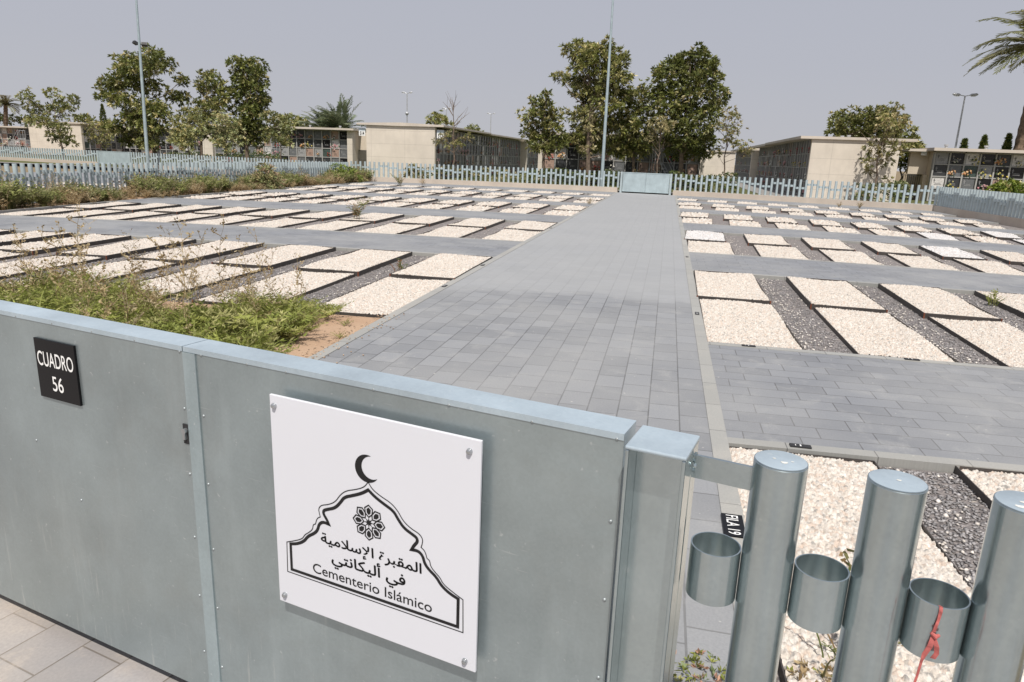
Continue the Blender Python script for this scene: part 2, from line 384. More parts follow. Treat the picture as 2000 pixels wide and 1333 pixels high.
def mk_soil(name, a, b_, c):
    t = NT(name); o = t.geo()
    n = t.noise(o, 1.2, 6, 0.65); n2 = t.noise(o, 25, 5, 0.65)
    x = t.ramp(n, [(0.3, a), (0.6, b_), (0.8, c)])
    x = t.mix(t.math('MULTIPLY', n2, 0.35), x, tuple(v * .5 for v in a))
    t.base(x); t.bump(n2, 0.6, 0.02); return t.set(0.95, 0, 0.15)
M_SOIL = mk_soil('sandy_soil', (0.40, 0.265, 0.175), (0.48, 0.34, 0.235), (0.53, 0.41, 0.30))
M_GROUND = mk_soil('dry_ground', (0.20, 0.15, 0.09), (0.25, 0.20, 0.13), (0.15, 0.16, 0.08))
M_LAWN = mk_soil('lawn_grass', (0.09, 0.10, 0.035), (0.12, 0.125, 0.05), (0.20, 0.17, 0.09))
M_ROAD = mk_soil('road_surface', (0.26, 0.25, 0.235), (0.30, 0.285, 0.27), (0.33, 0.32, 0.30))

# ---------------------------------------------------------------- ground, paths, kerbs
def sheet(name, x0, x1, y0, y1, z, mat, nx=8, ny=8, label=None, kind='structure', planmap=True):
    xs = np.linspace(x0, x1, nx + 1); ys = np.linspace(y0, y1, ny + 1)
    gx, gy = np.meshgrid(xs, ys); gx = gx.ravel(); gy = gy.ravel()
    if planmap: X, Y = plan_np(gx, gy)
    else: X, Y = gx, gy
    V = np.stack([X, Y, np.full_like(X, z)], 1)
    i, j = np.meshgrid(np.arange(nx), np.arange(ny)); i = i.ravel(); j = j.ravel(); n = nx + 1
    F = np.stack([j * n + i, j * n + i + 1, (j + 1) * n + i + 1, (j + 1) * n + i], 1)
    o = put(name, np_mesh(name, V, F, mat, uv=np.stack([gx, gy], 1)))
    if kind: o['kind'] = kind
    return o
sheet('ground', -1500, 1500, -300, 2500, -0.22, M_GROUND, 4, 4, planmap=False)
sheet('lawn', -60, 60, 40.6, 130, -0.02, M_LAWN, 4, 4, planmap=False)
# entrance paving lies lower, in front of and just under the gate
GA = Vector((-2.095, 1.876, 0)); GD = Vector((0.97345, -0.22891, 0)); GN = Vector((-0.22891, -0.97345, 0))
def gp(s, h, z): return GA + GD * s + GN * h + Vector((0, 0, z))
def quad_sheet(name, corners, mat, uvs, kind='structure'):
    o = put(name, np_mesh(name, [tuple(c) for c in corners], [(0, 1, 2, 3)], mat, uv=uvs)); o['kind'] = kind; return o
quad_sheet('entrance_pavement', [gp(-8, 6, -0.147), gp(9, 6, -0.147), gp(9, -0.2, -0.147), gp(-8, -0.2, -0.147)], M_FRONTPAVE, [(-8, -6), (9, -6), (9, .2), (-8, .2)])
# central path, widening to the gate line at its near end
def poly_strip(name, left, right, z, mat, thick=0.0):
    V = []; U = []; F = []
    for (a, b) in zip(left, right):
        V += [plan(*a, z) if not isinstance(a, Vector) else a, plan(*b, z) if not isinstance(b, Vector) else b]
        U += [a[:2], b[:2]]
    for k in range(len(left) - 1): F.append((2 * k, 2 * k + 1, 2 * k + 3, 2 * k + 2))
    o = put(name, np_mesh(name, [tuple(v) for v in V], F, mat, uv=U)); o['kind'] = 'structure'; return o
ysteps = [2.6, 3.2, 4.32, 5.6, 7.04, 9.44, 11.84, 14.56, 19.2, 24.0, 28.8, 34.4, 40.75]
XL, XR = -2.57, 0.38
def gate_line_y(x): return GA.y + (x - GA.x) * GD.y / GD.x
nearL, nearR = [], []
Vp = []
lft = [Vector((-2.62, gate_line_y(-2.62) + .16, 0))] + [(XL, y) for y in ysteps]
rgt = [Vector((0.378, gate_line_y(0.378) + .16, 0))] + [(XR, y) for y in ysteps]
poly_strip('path', lft, rgt, 0.0, M_PATH)
for nm, a, b, y0, y1 in (('kerb', XL - .1, XL, 2.9, 40.7), ('kerb', XR, XR + .1, 1.72, 40.7), ('kerb', -16.3, -16.18, 8.0, 40.6)):
    ys = [y0] + [y for y in YN if y0 < y < y1] + [y1]
    mb = MB()
    zt = 0.006
    for q in range(len(ys) - 1):
        A, B, C, D = plan(a, ys[q]), plan(b, ys[q]), plan(b, ys[q + 1]), plan(a, ys[q + 1])
        up = Vector((0, 0, zt)); dn = Vector((0, 0, -.14))
        mb.add([A + dn, B + dn, C + dn, D + dn, A + up, B + up, C + up, D + up], [(4, 5, 6, 7), (0, 4, 7, 3), (1, 2, 6, 5), (0, 1, 5, 4), (3, 7, 6, 2)])
    o = mb.obj(nm, M_KERB_Y); o['kind'] = 'structure'
    me = o.data; ul = me.uv_layers.new(name='UVMap')
    for lp in me.loops: v = me.vertices[lp.vertex_index].co; ul.data[lp.index].uv = (v.x, v.y)

COLS_R = [0.483 + 1.373 * c for c in range(9)]          # left edges of the beds right of the path
COLS_L = [-2.672 - 1.352 * c for c in range(10)]        # right edges of the beds left of the path
BW = 0.90
ROWS = {0: [(1.74, 4.32)], 1: [(7.06, 9.43), (9.47, 11.84)], 2: [(14.52, 16.82), (16.86, 19.16)],
        3: [(21.86, 24.2), (24.24, 26.58)], 4: [(28.95, 31.05), (31.09, 33.2)], 5: [(35.4, 37.45)]}
CROSS = [(4.36, 7.02), (11.88, 14.48), (19.2, 21.82), (26.62, 28.91), (33.24, 35.36), (37.49, 40.75)]
for k, (y0, y1) in enumerate(CROSS):
    for side in ('R', 'L'):
        if side == 'L' and k == 0: continue
        x0, x1 = (XR + .1, 14.2) if side == 'R' else (-16.2, XL - .1)
        sheet('cross_path', x0, x1, y0 + .1, y1 - .1, 0.0, M_CROSS, 14, 4)
        for ya, yb in ((y0, y0 + .1), (y1 - .1, y1)):
            n = 14; mb = MB(); xs = np.linspace(x0, x1, n + 1)
            for q in range(n):
                A, B, C, D = plan(xs[q], ya), plan(xs[q + 1], ya), plan(xs[q + 1], yb), plan(xs[q], yb)
                up = Vector((0, 0, .004)); dn = Vector((0, 0, -.14))
                mb.add([A + dn, B + dn, C + dn, D + dn, A + up, B + up, C + up, D + up], [(4, 5, 6, 7), (0, 1, 5, 4), (2, 3, 7, 6), (1, 2, 6, 5), (3, 0, 4, 7)])
            o = mb.obj('kerb', M_KERB); o['kind'] = 'structure'
            me = o.data; ul = me.uv_layers.new(name='UVMap')
            for lp in me.loops: v = me.vertices[lp.vertex_index].co; ul.data[lp.index].uv = (v.x, v.y)
for r, halves in ROWS.items():
    y0, y1 = halves[0][0], halves[-1][1]
    sheet('slate_gravel', XR + .1, 14.2, y0 - .03, y1 + .03, -0.046, M_SLATE, 14, 5, kind='stuff')
    if r: sheet('slate_gravel', -16.2, XL - .1, y0 - .03, y1 + .03, -0.046, M_SLATE, 14, 5, kind='stuff')
# sandy bed where weeds grow, left of the path and along the side fence
quad_sheet('soil', [Vector((-14, gate_line_y(-14) + .1, -0.03)), Vector((-2.62, gate_line_y(-2.62) + .2, -0.03)), plan(-2.67, 7.03, -0.03), plan(-15.9, 7.03, -0.03)], M_SOIL, [(0, 0), (10, 0), (10, 4), (0, 4)])
sheet('soil', -17.9, -16.25, 6.5, 40.8, -0.03, M_SOIL, 3, 10)
sheet('road', 5.2, 9.2, 40.9, 120, 0.0, M_ROAD, 2, 4, planmap=False)
sheet('road', -60, 60, 40.2, 41.4, -0.012, M_ROAD, 6, 2, planmap=False)

# ---------------------------------------------------------------- graves
def pebble_mesh(wd, ln, cell, pitch, seed, tone=1.0):
    g = np.random.default_rng(seed)
    nx, ny = int(wd / cell), int(ln / cell)
    xs = np.linspace(0, wd, nx + 1); ys = np.linspace(0, ln, ny + 1)
    gx, gy = np.meshgrid(xs, ys); gx = gx.ravel(); gy = gy.ravel()
    cx, cy = int(wd / pitch) + 3, int(ln / pitch) + 3
    sx = (np.arange(cx)[None, :] - 1 + g.uniform(.1, .9, (cy, cx))) * pitch
    sy = (np.arange(cy)[:, None] - 1 + g.uniform(.1, .9, (cy, cx))) * pitch
    hh = g.uniform(-.35, .35, (cy, cx)) * pitch; tx = g.normal(0, .36, (cy, cx)); ty = g.normal(0, .36, (cy, cx))
    shade_ = g.normal(1.0, .08, (cy, cx)); hue = g.uniform(0, 1, (cy, cx))
    bi = np.floor(gx / pitch).astype(int) + 1; bj = np.floor(gy / pitch).astype(int) + 1
    best = np.full(gx.shape, 9.0); H = np.zeros_like(gx); S = np.ones_like(gx); U = np.zeros_like(gx)
    for di in (-1, 0, 1):
        for dj in (-1, 0, 1):
            i = np.clip(bi + di, 0, cx - 1); j = np.clip(bj + dj, 0, cy - 1)
            dx = gx - sx[j, i]; dy = gy - sy[j, i]; d = np.hypot(dx, dy)
            m = d < best
            best = np.where(m, d, best)
            h = hh[j, i] + tx[j, i] * dx + ty[j, i] * dy - 1.1 * d * d / pitch
            H = np.where(m, h, H); S = np.where(m, shade_[j, i], S); U = np.where(m, hue[j, i], U)
    H = H + 0.012 * np.sin(gx * 5 + seed) * np.cos(gy * 3.1 + seed * 2)
    edge = np.minimum(np.minimum(gx, wd - gx), np.minimum(gy, ln - gy))
    H = H - 0.003 * np.clip(1 - edge / 0.03, 0, 1)
    c1 = np.array([0.535, 0.485, 0.43]); c2 = np.array([0.50, 0.415, 0.35]); c3 = np.array([0.33, 0.31, 0.285]); c4 = np.array([0.60, 0.56, 0.51])
    C = np.where((U < .5)[:, None], c1, np.where((U < .68)[:, None], c2, np.where((U < .75)[:, None], c3, c4)))
    C = C * np.clip(S, .68, 1.15)[:, None] * tone * 0.93
    if tone > 1.0: C = C * np.array([0.99, 1.06, 1.17])
    V = np.stack([gx - wd / 2, gy - ln / 2, H], 1)
    i, j = np.meshgrid(np.arange(nx), np.arange(ny)); i = i.ravel(); j = j.ravel(); n = nx + 1
    F = np.stack([j * n + i, j * n + i + 1, (j + 1) * n + i + 1, (j + 1) * n + i], 1)
    return np_mesh('pebbles', V, F, M_PEB, C)
PEB = {'near': [pebble_mesh(1, 2.35, .0062, .0185, s) for s in (1, 2, 3)], 'mid': [pebble_mesh(1, 2.35, .013, .026, s) for s in (4, 5)],
       'far': [pebble_mesh(1, 2.35, .04, .08, s) for s in (6, 7)], 'pale': [pebble_mesh(1, 2.35, .015, .03, 8, 1.06)]}
def edging_mesh():
    """unit steel edging: 1 m x 2.35 m outside, upright plates"""
    mb = MB(); t = .007; z0, z1 = -.115, 0.008; a, b = .5, 1.175
    mb.box(-a, -b, z0, -a + t, b, z1); mb.box(a - t, -b, z0, a, b, z1)
    mb.box(-a + t, -b, z0, a - t, -b + t, z1); mb.box(-a + t, b - t, z0, a - t, b, z1)
    mb.mi = 1
    for x in (-a, a):
        mb.box(x - .009, -b - .006, z0, x + .009, -b + .006, z1 + .002)
    return mb.mesh('edging', [M_EDGE, M_RUST])
EDG = edging_mesh()
ORD = ['first', 'second', 'third', 'fourth', 'fifth', 'sixth', 'seventh', 'eighth', 'ninth', 'tenth', 'eleventh']
PALE = {('R', 2, 1, 0), ('R', 2, 1, 4), ('R', 3, 0, 7), ('R', 3, 0, 5), ('R', 3, 1, 7)}
def grave(xl, xr, y0, y1, dz, lod, label, group, pale=False):
    c = plan((xl + xr) / 2, (y0 + y1) / 2)
    wv = plan(xr, (y0 + y1) / 2) - plan(xl, (y0 + y1) / 2)
    lv = plan((xl + xr) / 2, y1) - plan((xl + xr) / 2, y0)
    ang = math.atan2(-lv.x, lv.y); ang2 = math.atan2(wv.y, wv.x)
    a = 0.5 * (ang + ang2)
    root = empty('grave', (c.x, c.y, 0), a)
    tag(root, label, 'grave', group)
    tilt = random.uniform(-.004, .004)
    e = put('edging', EDG, root); e.scale = (wv.length, lv.length / 2.35, 1); e.location = (0, 0, dz)
    g = put('pebbles', random.choice(PEB['pale' if pale else lod]), root); g.scale = ((wv.length - .02), (lv.length - .02) / 2.35, 1.0)
    g.location = (0, 0, dz + .006); g.rotation_euler = (tilt, 0, random.choice((0, math.pi)))
    g['kind'] = 'stuff'
    return root
for r, halves in ROWS.items():
    for hi, (y0, y1) in enumerate(halves):
        dz = (-.014 if hi == 0 else .012) if len(halves) == 2 else -.01
        half = 'only' if len(halves) == 1 else ('near' if hi == 0 else 'far')
        for side in ('R', 'L'):
            if side == 'L' and r == 0: continue
            for c in range(9 if side == 'R' else 10):
                if r == 0 and c > 2: continue
                if side == 'R': xl, xr = COLS_R[c] + (0 if c else .0), COLS_R[c] + BW
                else: xr, xl = COLS_L[c], COLS_L[c] - BW
                lod = 'near' if (r <= 1 and c < 5) else ('mid' if r <= 2 else 'far')
                rown = ORD[r if side == 'R' else r - 1]
                sd_ = 'right' if side == 'R' else 'left'
                hs = '' if half == 'only' else half + ' half of '
                tone = 'bright white' if (side, r, hi, c) in PALE else 'cream white'
                grave(xl, xr, y0, y1, dz, lod, f'{tone} pebble grave, {ORD[c]} from the path, {hs}{rown} row, {sd_} side',
                      f'pebble graves {sd_} of the path', (side, r, hi, c) in PALE)
sheet('cross_path', -34, -18.3, 9, 40.5, -.05, M_CROSS, 6, 12)
# graves of the neighbouring plot seen through the left fence
for a_, x in enumerate((-19.6, -21.0, -22.4, -23.8)):
    for b_, y in enumerate((16.0, 18.4, 23.5, 25.9, 30.5, 33.0)):
        grave(x - BW, x, y, y + 2.3, .01, 'far', f'pebble grave behind the left fence, {ORD[a_]} from that fence, {ORD[b_]} from the front', 'pebble graves behind the left fence')
# stray pebbles and slate chips between the nearest beds
def chips(name, spots, size, cols, mat, flat=0.55):
    N = len(spots)
    base = np.array([(1, 0, 0), (-1, 0, 0), (0, 1, 0), (0, -1, 0), (0, 0, 1), (0, 0, -1)], float)
    fc = np.array([(0, 2, 4), (2, 1, 4), (1, 3, 4), (3, 0, 4), (2, 0, 5), (1, 2, 5), (3, 1, 5), (0, 3, 5)])
    s = rng.uniform(.6, 1.3, (N, 3)) * size; s[:, 2] *= flat
    P = base[None] * s[:, None, :] * rng.uniform(.7, 1.25, (N, 6, 1))
    th = rng.uniform(0, 6.28, N); ph = rng.normal(0, .35, N)
    ca, sa = np.cos(th)[:, None], np.sin(th)[:, None]; cb, sb = np.cos(ph)[:, None], np.sin(ph)[:, None]
    x, y, z = P[..., 0], P[..., 1], P[..., 2]
    x, z = x * cb - z * sb, x * sb + z * cb
    x, y = x * ca - y * sa, x * sa + y * ca
    V = np.stack([x, y, z], -1) + np.asarray(spots)[:, None, :]
    F = (fc[None] + (np.arange(N) * 6)[:, None, None]).reshape(-1, 3)
    C = np.repeat(np.asarray(cols), 6, 0)
    o = put(name, np_mesh(name, V.reshape(-1, 3), F, mat, C)); o['kind'] = 'stuff'; return o
def strip_spots(n, side, r, cmax, z, near=False):
    out = []
    for _ in range(n):
        c = random.randrange(cmax)
        y0, y1 = ROWS[r][0][0], ROWS[r][-1][1]
        wgap = (1.373 if side == 'R' else 1.352) - BW
        u = random.random()
        if near: u = min(1, abs(random.gauss(0, .38))) if side == 'R' else 1 - min(1, abs(random.gauss(0, .38)))
        x = (COLS_R[c] + BW + u * wgap) if side == 'R' else (COLS_L[c] - BW - (1 - u) * wgap)
        X, Y = plan_np(x, random.uniform(y0, y1)); out.append((float(X), float(Y), z))
    return out
sp = strip_spots(5200, 'R', 0, 2, -.042) + strip_spots(6500, 'R', 1, 4, -.042) + strip_spots(5000, 'L', 1, 4, -.042)
g_ = rng.uniform(.13, .36, (len(sp), 1)); chips('slate_chips', sp, .013, g_ * np.array([1.0, .95, .94]), M_CHIP, .4)
sp = strip_spots(260, 'R', 0, 2, -.037, True) + strip_spots(900, 'R', 1, 4, -.037, True) + strip_spots(700, 'L', 1, 5, -.037, True) + \
     strip_spots(420, 'R', 2, 5, -.037, True) + strip_spots(420, 'L', 2, 7, -.037, True) + strip_spots(300, 'L', 3, 8, -.037, True)
g_ = rng.uniform(.45, .74, (len(sp), 1)); chips('stray_pebbles', sp, .014, g_ * np.array([1.0, .92, .83]), M_CHIP)

# ---------------------------------------------------------------- lettering
def text_mesh(s, size=1.0, bold=0.0, mat=None, name='lettering', spacing=1.0, heavy=0.0):
    c = bpy.data.curves.new('text', 'FONT'); c.body = s; c.size = size; c.offset = bold; c.space_character = spacing
    o = bpy.data.objects.new('text', c); col.objects.link(o)
    bpy.context.view_layer.update()
    me = bpy.data.meshes.new_from_object(o.evaluated_get(bpy.context.evaluated_depsgraph_get()))
    bpy.data.objects.remove(o)
    if heavy:                                   # heavier strokes: the glyphs struck five times a hair apart
        vs = [v.co.copy() for v in me.vertices]; fs = [tuple(p.vertices) for p in me.polygons]; n = len(vs); V = []; F = []
        for k, (dx, dy) in enumerate(((0, 0), (heavy, 0), (-heavy, 0), (0, heavy), (0, -heavy))):
            V += [(v.x + dx, v.y + dy, 0) for v in vs]; F += [tuple(i + k * n for i in f) for f in fs]
        me = bpy.data.meshes.new(name); me.from_pydata(V, [], F); me.update()
    me.name = name
    me.materials.clear(); me.materials.append(mat or M_PRINT)
    return me
def fit_text(me, x0, x1, base, capz=None, T=None, kk=1.0):
    """stretch glyphs to x0..x1 with their baseline at base and (optionally) a given top"""
    co_ = np.zeros(len(me.vertices) * 3, np.float32); me.vertices.foreach_get('co', co_); co_ = co_.reshape(-1, 3)
    a, b = co_[:, 0].min(), co_[:, 0].max(); k = (x1 - x0) / (b - a)
    ky = k * kk if capz is None else (capz - base) / co_[:, 1].max()
    out = [T(x0 + (v[0] - a) * k, base + v[1] * ky) for v in co_]
    for v, p in zip(me.vertices, out): v.co = p
    me.update(); return me

# ---------------------------------------------------------------- front gate
ZT = 1.056
gate = empty('gate', gp(0.86, -.045, -.147))
tag(gate, 'low galvanised steel gate across the near end of the path', 'gate')
gate_inv = Matrix.Translation(-Vector(gate.location))
def gobj(mb, name, mats, parent, smooth=None):
    me = mb.mesh(name, mats, smooth); o = put(name, me, parent)
    root = parent
    while root.parent: root = root.parent
    me.transform(Matrix.Translation(-Vector(root.location)))
    return o
def rivet_mesh(r=.0045, h=.003):
    mb = MB(); n = 10
    for k, (rr, y) in enumerate(((r, 0), (r * .85, h * .7), (r * .4, h))):
        mb.v += [(rr * math.cos(2 * math.pi * i / n), y, rr * math.sin(2 * math.pi * i / n)) for i in range(n)]
    for k in range(2):
        for i in range(n): mb.f.append((k * n + i, k * n + (i + 1) % n, (k + 1) * n + (i + 1) % n, (k + 1) * n + i))
    mb.f.append(tuple(2 * n + i for i in reversed(range(n)))); mb.m = [0] * len(mb.f)
    return mb.mesh('rivet', M_RIVET, 50)
RIV = rivet_mesh()
grz = math.atan2(GD.y, GD.x)
for k, (s0, s1, lab, rv) in enumerate(((-0.56, 0.834, 'gate leaf bearing the black plot sign', ((.267, 1.045), (.454, 1.045), (.641, 1.045), (.085, 1.045), (-.1, 1.045), (.822, 1.038), (.822, .869), (.822, .666), (.82, .46), (.82, .26), (.82, .06), (.3, .45), (.1, .62))),
                                       (0.838, 2.108, 'gate leaf bearing the white cemetery sign', ((.905, 1.04), (1.074, 1.042), (1.208, 1.042), (1.481, 1.042), (1.692, 1.042), (1.901, 1.042), (2.093, 1.042), (.897, .861), (.895, .651), (.895, .44), (.893, .24), (.893, .03), (2.093, .853), (2.093, .662), (2.093, .46), (2.093, .26))))):
    fr = MB()
    zb = -.087
    fr.box(s0, -.088, ZT - .004, s1, .0035, ZT, gp)                     # top cap
    fr.box(s0, .0015, ZT - .0145, s1, .0035, ZT - .004, gp)             # folded lip
    fr.box(s0, -.086, zb, s0 + .03, -.0015, ZT - .004, gp)
    fr.box(s1 - .03, -.086, zb, s1, -.0015, ZT - .004, gp)
    fr.box(s0 + .03, -.086, zb, s1 - .03, -.0015, zb + .03, gp)
    fr.box(s0 + .03, -.086, zb + .03, s1 - .03, -.084, ZT - .004, gp)
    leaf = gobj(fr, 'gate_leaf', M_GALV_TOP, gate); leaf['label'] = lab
    sh = MB(); sh.box(s0, -.0015, zb, s1, .0012, ZT - .0042, gp)
    gobj(sh, 'sheet', M_GALV, leaf)
    for (s, z) in rv:
        o = put('rivet', RIV, leaf); p = gp(s, .0012, z) - Vector(gate.location); o.location = p; o.rotation_euler = (0, 0, grz + math.pi)
    if k == 1:
        st = MB(); st.box(0.836, .0016, zb, .884, .0052, ZT - .016, gp)
        gobj(st, 'cover_strip', M_STRIP, leaf)
    else:
        lk = MB(); lk.box(.812, .0014, .762, .8335, .004, .822, gp)
        lk.mi = 1
        lk.tube([gp(.824, .003, .803), gp(.824, .014, .803)], .0085, 14); lk.box(.8195, .004, .778, .8285, .0135, .8, gp)
        gobj(lk, 'lock', [M_IRON, M_STEEL], leaf)

# gate post: a channel open to the front
post = empty('gate_post', gp(2.187, 0, -.2))
tag(post, 'open galvanised channel post between the gate and the round posts', 'post')
pb = MB(); a, b = 2.127, 2.247
pb.box(a, -.012, -.2, b, -.006, ZT - .008, gp)                         # web
pb.box(a, -.006, -.2, a + .008, .058, ZT - .008, gp); pb.box(b - .008, -.006, -.2, b, .058, ZT - .008, gp)
pb.box(a, -.07, -.2, a + .006, -.012, ZT - .008, gp); pb.box(b - .006, -.07, -.2, b, -.012, ZT - .008, gp)
bevel(gobj(pb, 'channel', M_TUBE, post), .003)
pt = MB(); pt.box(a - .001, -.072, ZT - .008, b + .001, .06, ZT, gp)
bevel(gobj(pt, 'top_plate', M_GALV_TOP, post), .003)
wl = MB()
for z in (1.03, 1.018, 1.008, .998):
    wl.tube([gp(b + .001, -.028 + .002 * math.sin(z * 900), z), gp(b + .006, -.028, z)], .006, 8)
gobj(wl, 'weld', M_TUBE, post)

# round-post fence right of the gate
fence = empty('post_fence', (0.257, 1.348, -.2))
tag(fence, 'near fence of stout galvanised round posts joined by rings', 'fence')
FP = [Vector((.257, 1.348, 0)), Vector((.454, 1.3145, 0)), Vector((.651, 1.281, 0))]
def post_mesh(r, z0, z1, n=48, name='post', mats=None):
    mb = MB()
    rr = [(r, z0), (r, z1 - .004), (r - .0012, z1 - .003), (r - .0012, z1 - .002), (r - .0004, z1 - .001), (r - .002, z1)]
    for (q, z) in rr: mb.v += [(q * math.cos(2 * math.pi * i / n), q * math.sin(2 * math.pi * i / n), z) for i in range(n)]
    for k in range(len(rr) - 1):
        for i in range(n): mb.f.append((k * n + i, k * n + (i + 1) % n, (k + 1) * n + (i + 1) % n, (k + 1) * n + i))
    mb.m = [0] * len(mb.f); mb.mi = 1 if mats else 0
    b0 = (len(rr) - 1) * n
    mb.f.append(tuple(b0 + i for i in range(n))); mb.m.append(mb.mi)
    return mb.mesh(name, mats or M_TUBE, 35)
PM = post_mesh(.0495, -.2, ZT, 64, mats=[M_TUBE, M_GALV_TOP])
def ring_mesh(ro, ri, z0, z1, n=48, mat=None):
    mb = MB()
    for (q, z) in ((ro, z0), (ro, z1), (ri, z1), (ri, z0)): mb.v += [(q * math.cos(2 * math.pi * i / n), q * math.sin(2 * math.pi * i / n), z) for i in range(n)]
    for k in range(4):
        for i in range(n): mb.f.append((k * n + i, k * n + (i + 1) % n, ((k + 1) % 4) * n + (i + 1) % n, ((k + 1) % 4) * n + i))
    mb.m = [0] * len(mb.f)
    return mb.mesh('ring', mat or M_TUBE, 35)
RZ = ZT - .205
RM = ring_mesh(.0498, .0470, RZ - .112, RZ, 64)
froot = Vector(fence.location)
for k, q in enumerate(FP):
    o = put('post', PM, fence); o.location = (q.x - froot.x, q.y - froot.y, .2); o.rotation_euler = (0, 0, k * 1.3)
for k in range(3):
    q = FP[k] + (FP[0] - FP[1]) * .5
    o = put('ring', RM, fence); o.location = (q.x - froot.x, q.y - froot.y, .2); o.rotation_euler = (0, 0, k * 2.1)
bb = MB(); p0_, p1_ = gp(2.246, -.03, 0), FP[0] + Vector((-.046, .012, 0))
dv = (p1_ - p0_).normalized(); nv = Vector((dv.y, -dv.x, 0))
def bt(x, y, z): return p0_ + dv * x + nv * y + Vector((0, 0, z))
bb.box(0, -.004, ZT - .075, (p1_ - p0_).length, .004, ZT - .026, bt)
gobj(bb, 'connecting_bar', M_TUBE, fence)

# red ribbon tied over the third ring
tp = MB()
rc_ = FP[2] + (FP[0] - FP[1]) * .5
fr_ = Vector((-.017, -.0475, 0))
pA = rc_ + fr_ + Vector((0, .004, RZ - .012)); top_ = rc_ + fr_ + Vector((0, -.001, RZ + .004))
def ribbon(pts, wds, th=.0012):
    for k in range(len(pts) - 1):
        a_, b_ = Vector(pts[k]), Vector(pts[k + 1]); wa, wb = wds[k], wds[k + 1]
        x = Vector((1, -.25, 0)).normalized(); n_ = Vector((-.25, -1, 0)).normalized() * th
        tp.add([a_ - x * wa, a_ + x * wa, b_ + x * wb, b_ - x * wb, a_ - x * wa + n_, a_ + x * wa + n_, b_ + x * wb + n_, b_ - x * wb + n_],
               [(0, 3, 2, 1), (4, 5, 6, 7), (0, 1, 5, 4), (1, 2, 6, 5), (2, 3, 7, 6), (3, 0, 4, 7)])
o_ = Vector((0, -.004, 0))
base_ = rc_ + fr_ + o_
P_ = lambda x, y, z: base_ + Vector((x, y, RZ - z))
ribbon([P_(.003, .0065, -.0015), P_(.003, .001, -.003), P_(.002, -.0035, .004), P_(.001, -.004, .02), P_(-.003, -.005, .045)], [.0026, .0028, .0028, .0022, .0026])
tp.tube([P_(-.008, -.006, .047), P_(0, -.01, .052), P_(.006, -.006, .05)], [.003, .0048, .003], 8)
ribbon([P_(-.002, -.006, .052), P_(.004, -.011, .07), P_(.007, -.009, .085), P_(.003, -.008, .097)], [.003, .0042, .0038, .0042])
ribbon([P_(-.003, -.006, .052), P_(-.007, -.012, .07), P_(-.012, -.009, .09), P_(-.014, -.008, .105), P_(-.016, -.007, .14), P_(-.020, -.006, .18), P_(-.019, -.006, .25)], [.003, .0044, .004, .0022, .0020, .0021, .0018])
o = tp.obj('ribbon', M_RED); tag(o, 'faded red ribbon tied over the rim of a fence ring', 'ribbon')

# white cemetery sign
sg = empty('cemetery_sign', gp(1.178, .030, .381), grz)
tag(sg, 'square white sign with black crescent emblem and Arabic lettering bolted to the gate', 'sign')
def L(x, z, h=0.0): return Vector((x, -h, z))           # sign-local metres: right, up, out
pn = MB(); pn.box(0, -.004, 0, .617, .004, .605)
bevel(pn.obj('panel', M_WHITE, sg), .0015, 2)
EH = .0047
def stroke(pts, wd, closed=True, h=EH):
    P = [Vector((p[0], p[1])) for p in pts]; n = len(P); V = []; F = []
    for k in range(n):
        a_, b_, c_ = P[(k - 1) % n], P[k], P[(k + 1) % n]
        if not closed and k == 0: a_ = b_ - (c_ - b_)
        if not closed and k == n - 1: c_ = b_ + (b_ - a_)
        d1, d2 = (b_ - a_).normalized(), (c_ - b_).normalized()
        n1 = Vector((-d1.y, d1.x)); n2 = Vector((-d2.y, d2.x)); m = n1 + n2
        m = m / max(m.length_squared, .35) * 2
        V += [L(*(b_ + m * wd / 2), h), L(*(b_ - m * wd / 2), h)]
    for k in range(n if closed else n - 1):
        q = (k + 1) % n; F.append((2 * k, 2 * k + 1, 2 * q + 1, 2 * q))
    return V, F
def smoothp(pts, it=2):
    for _ in range(it):
        out = [pts[0]]
        for a_, b_ in zip(pts[:-1], pts[1:]):
            out += [(a_[0] * .75 + b_[0] * .25, a_[1] * .75 + b_[1] * .25), (a_[0] * .25 + b_[0] * .75, a_[1] * .25 + b_[1] * .75)]
        out.append(pts[-1]); pts = out
    return pts
cx_ = 307.5
inn = [[(307.5, 411), (327, 397), (355, 384), (382, 373), (395, 354), (412, 335), (436, 325), (449, 319), (451, 309), (440, 295), (434, 283)], [(434, 283), (453, 285), (466, 275), (471, 257), (482, 244), (505, 229), (518, 211), (540, 197), (566, 189)], [(566, 189), (566, 112)]]
outr = [[(307.5, 432), (320, 415), (347, 402), (374, 393), (394, 377), (410, 353), (433, 339), (456, 332), (466, 320), (464, 306), (461, 297)], [(461, 297), (472, 290), (478, 272)], [(478, 272), (486, 268), (488, 253), (505, 238), (515, 231), (524, 216), (550, 203), (579, 191)], [(579, 191), (581, 101)]]
def mirror_loop(parts):
    right = []
    for p in parts:
        q = smoothp(p) if len(p) > 2 else p
        right += q if not right else q[1:]
    left = [(2 * cx_ - x, z) for x, z in reversed(right)]
    return [(x / 1000, z / 1000) for x, z in right + left[:-1]]
em = MB()
V_, F_ = stroke(mirror_loop(inn), .0085); em.add(V_, F_)
V_, F_ = stroke(mirror_loop(outr), .0026); em.add(V_, F_)
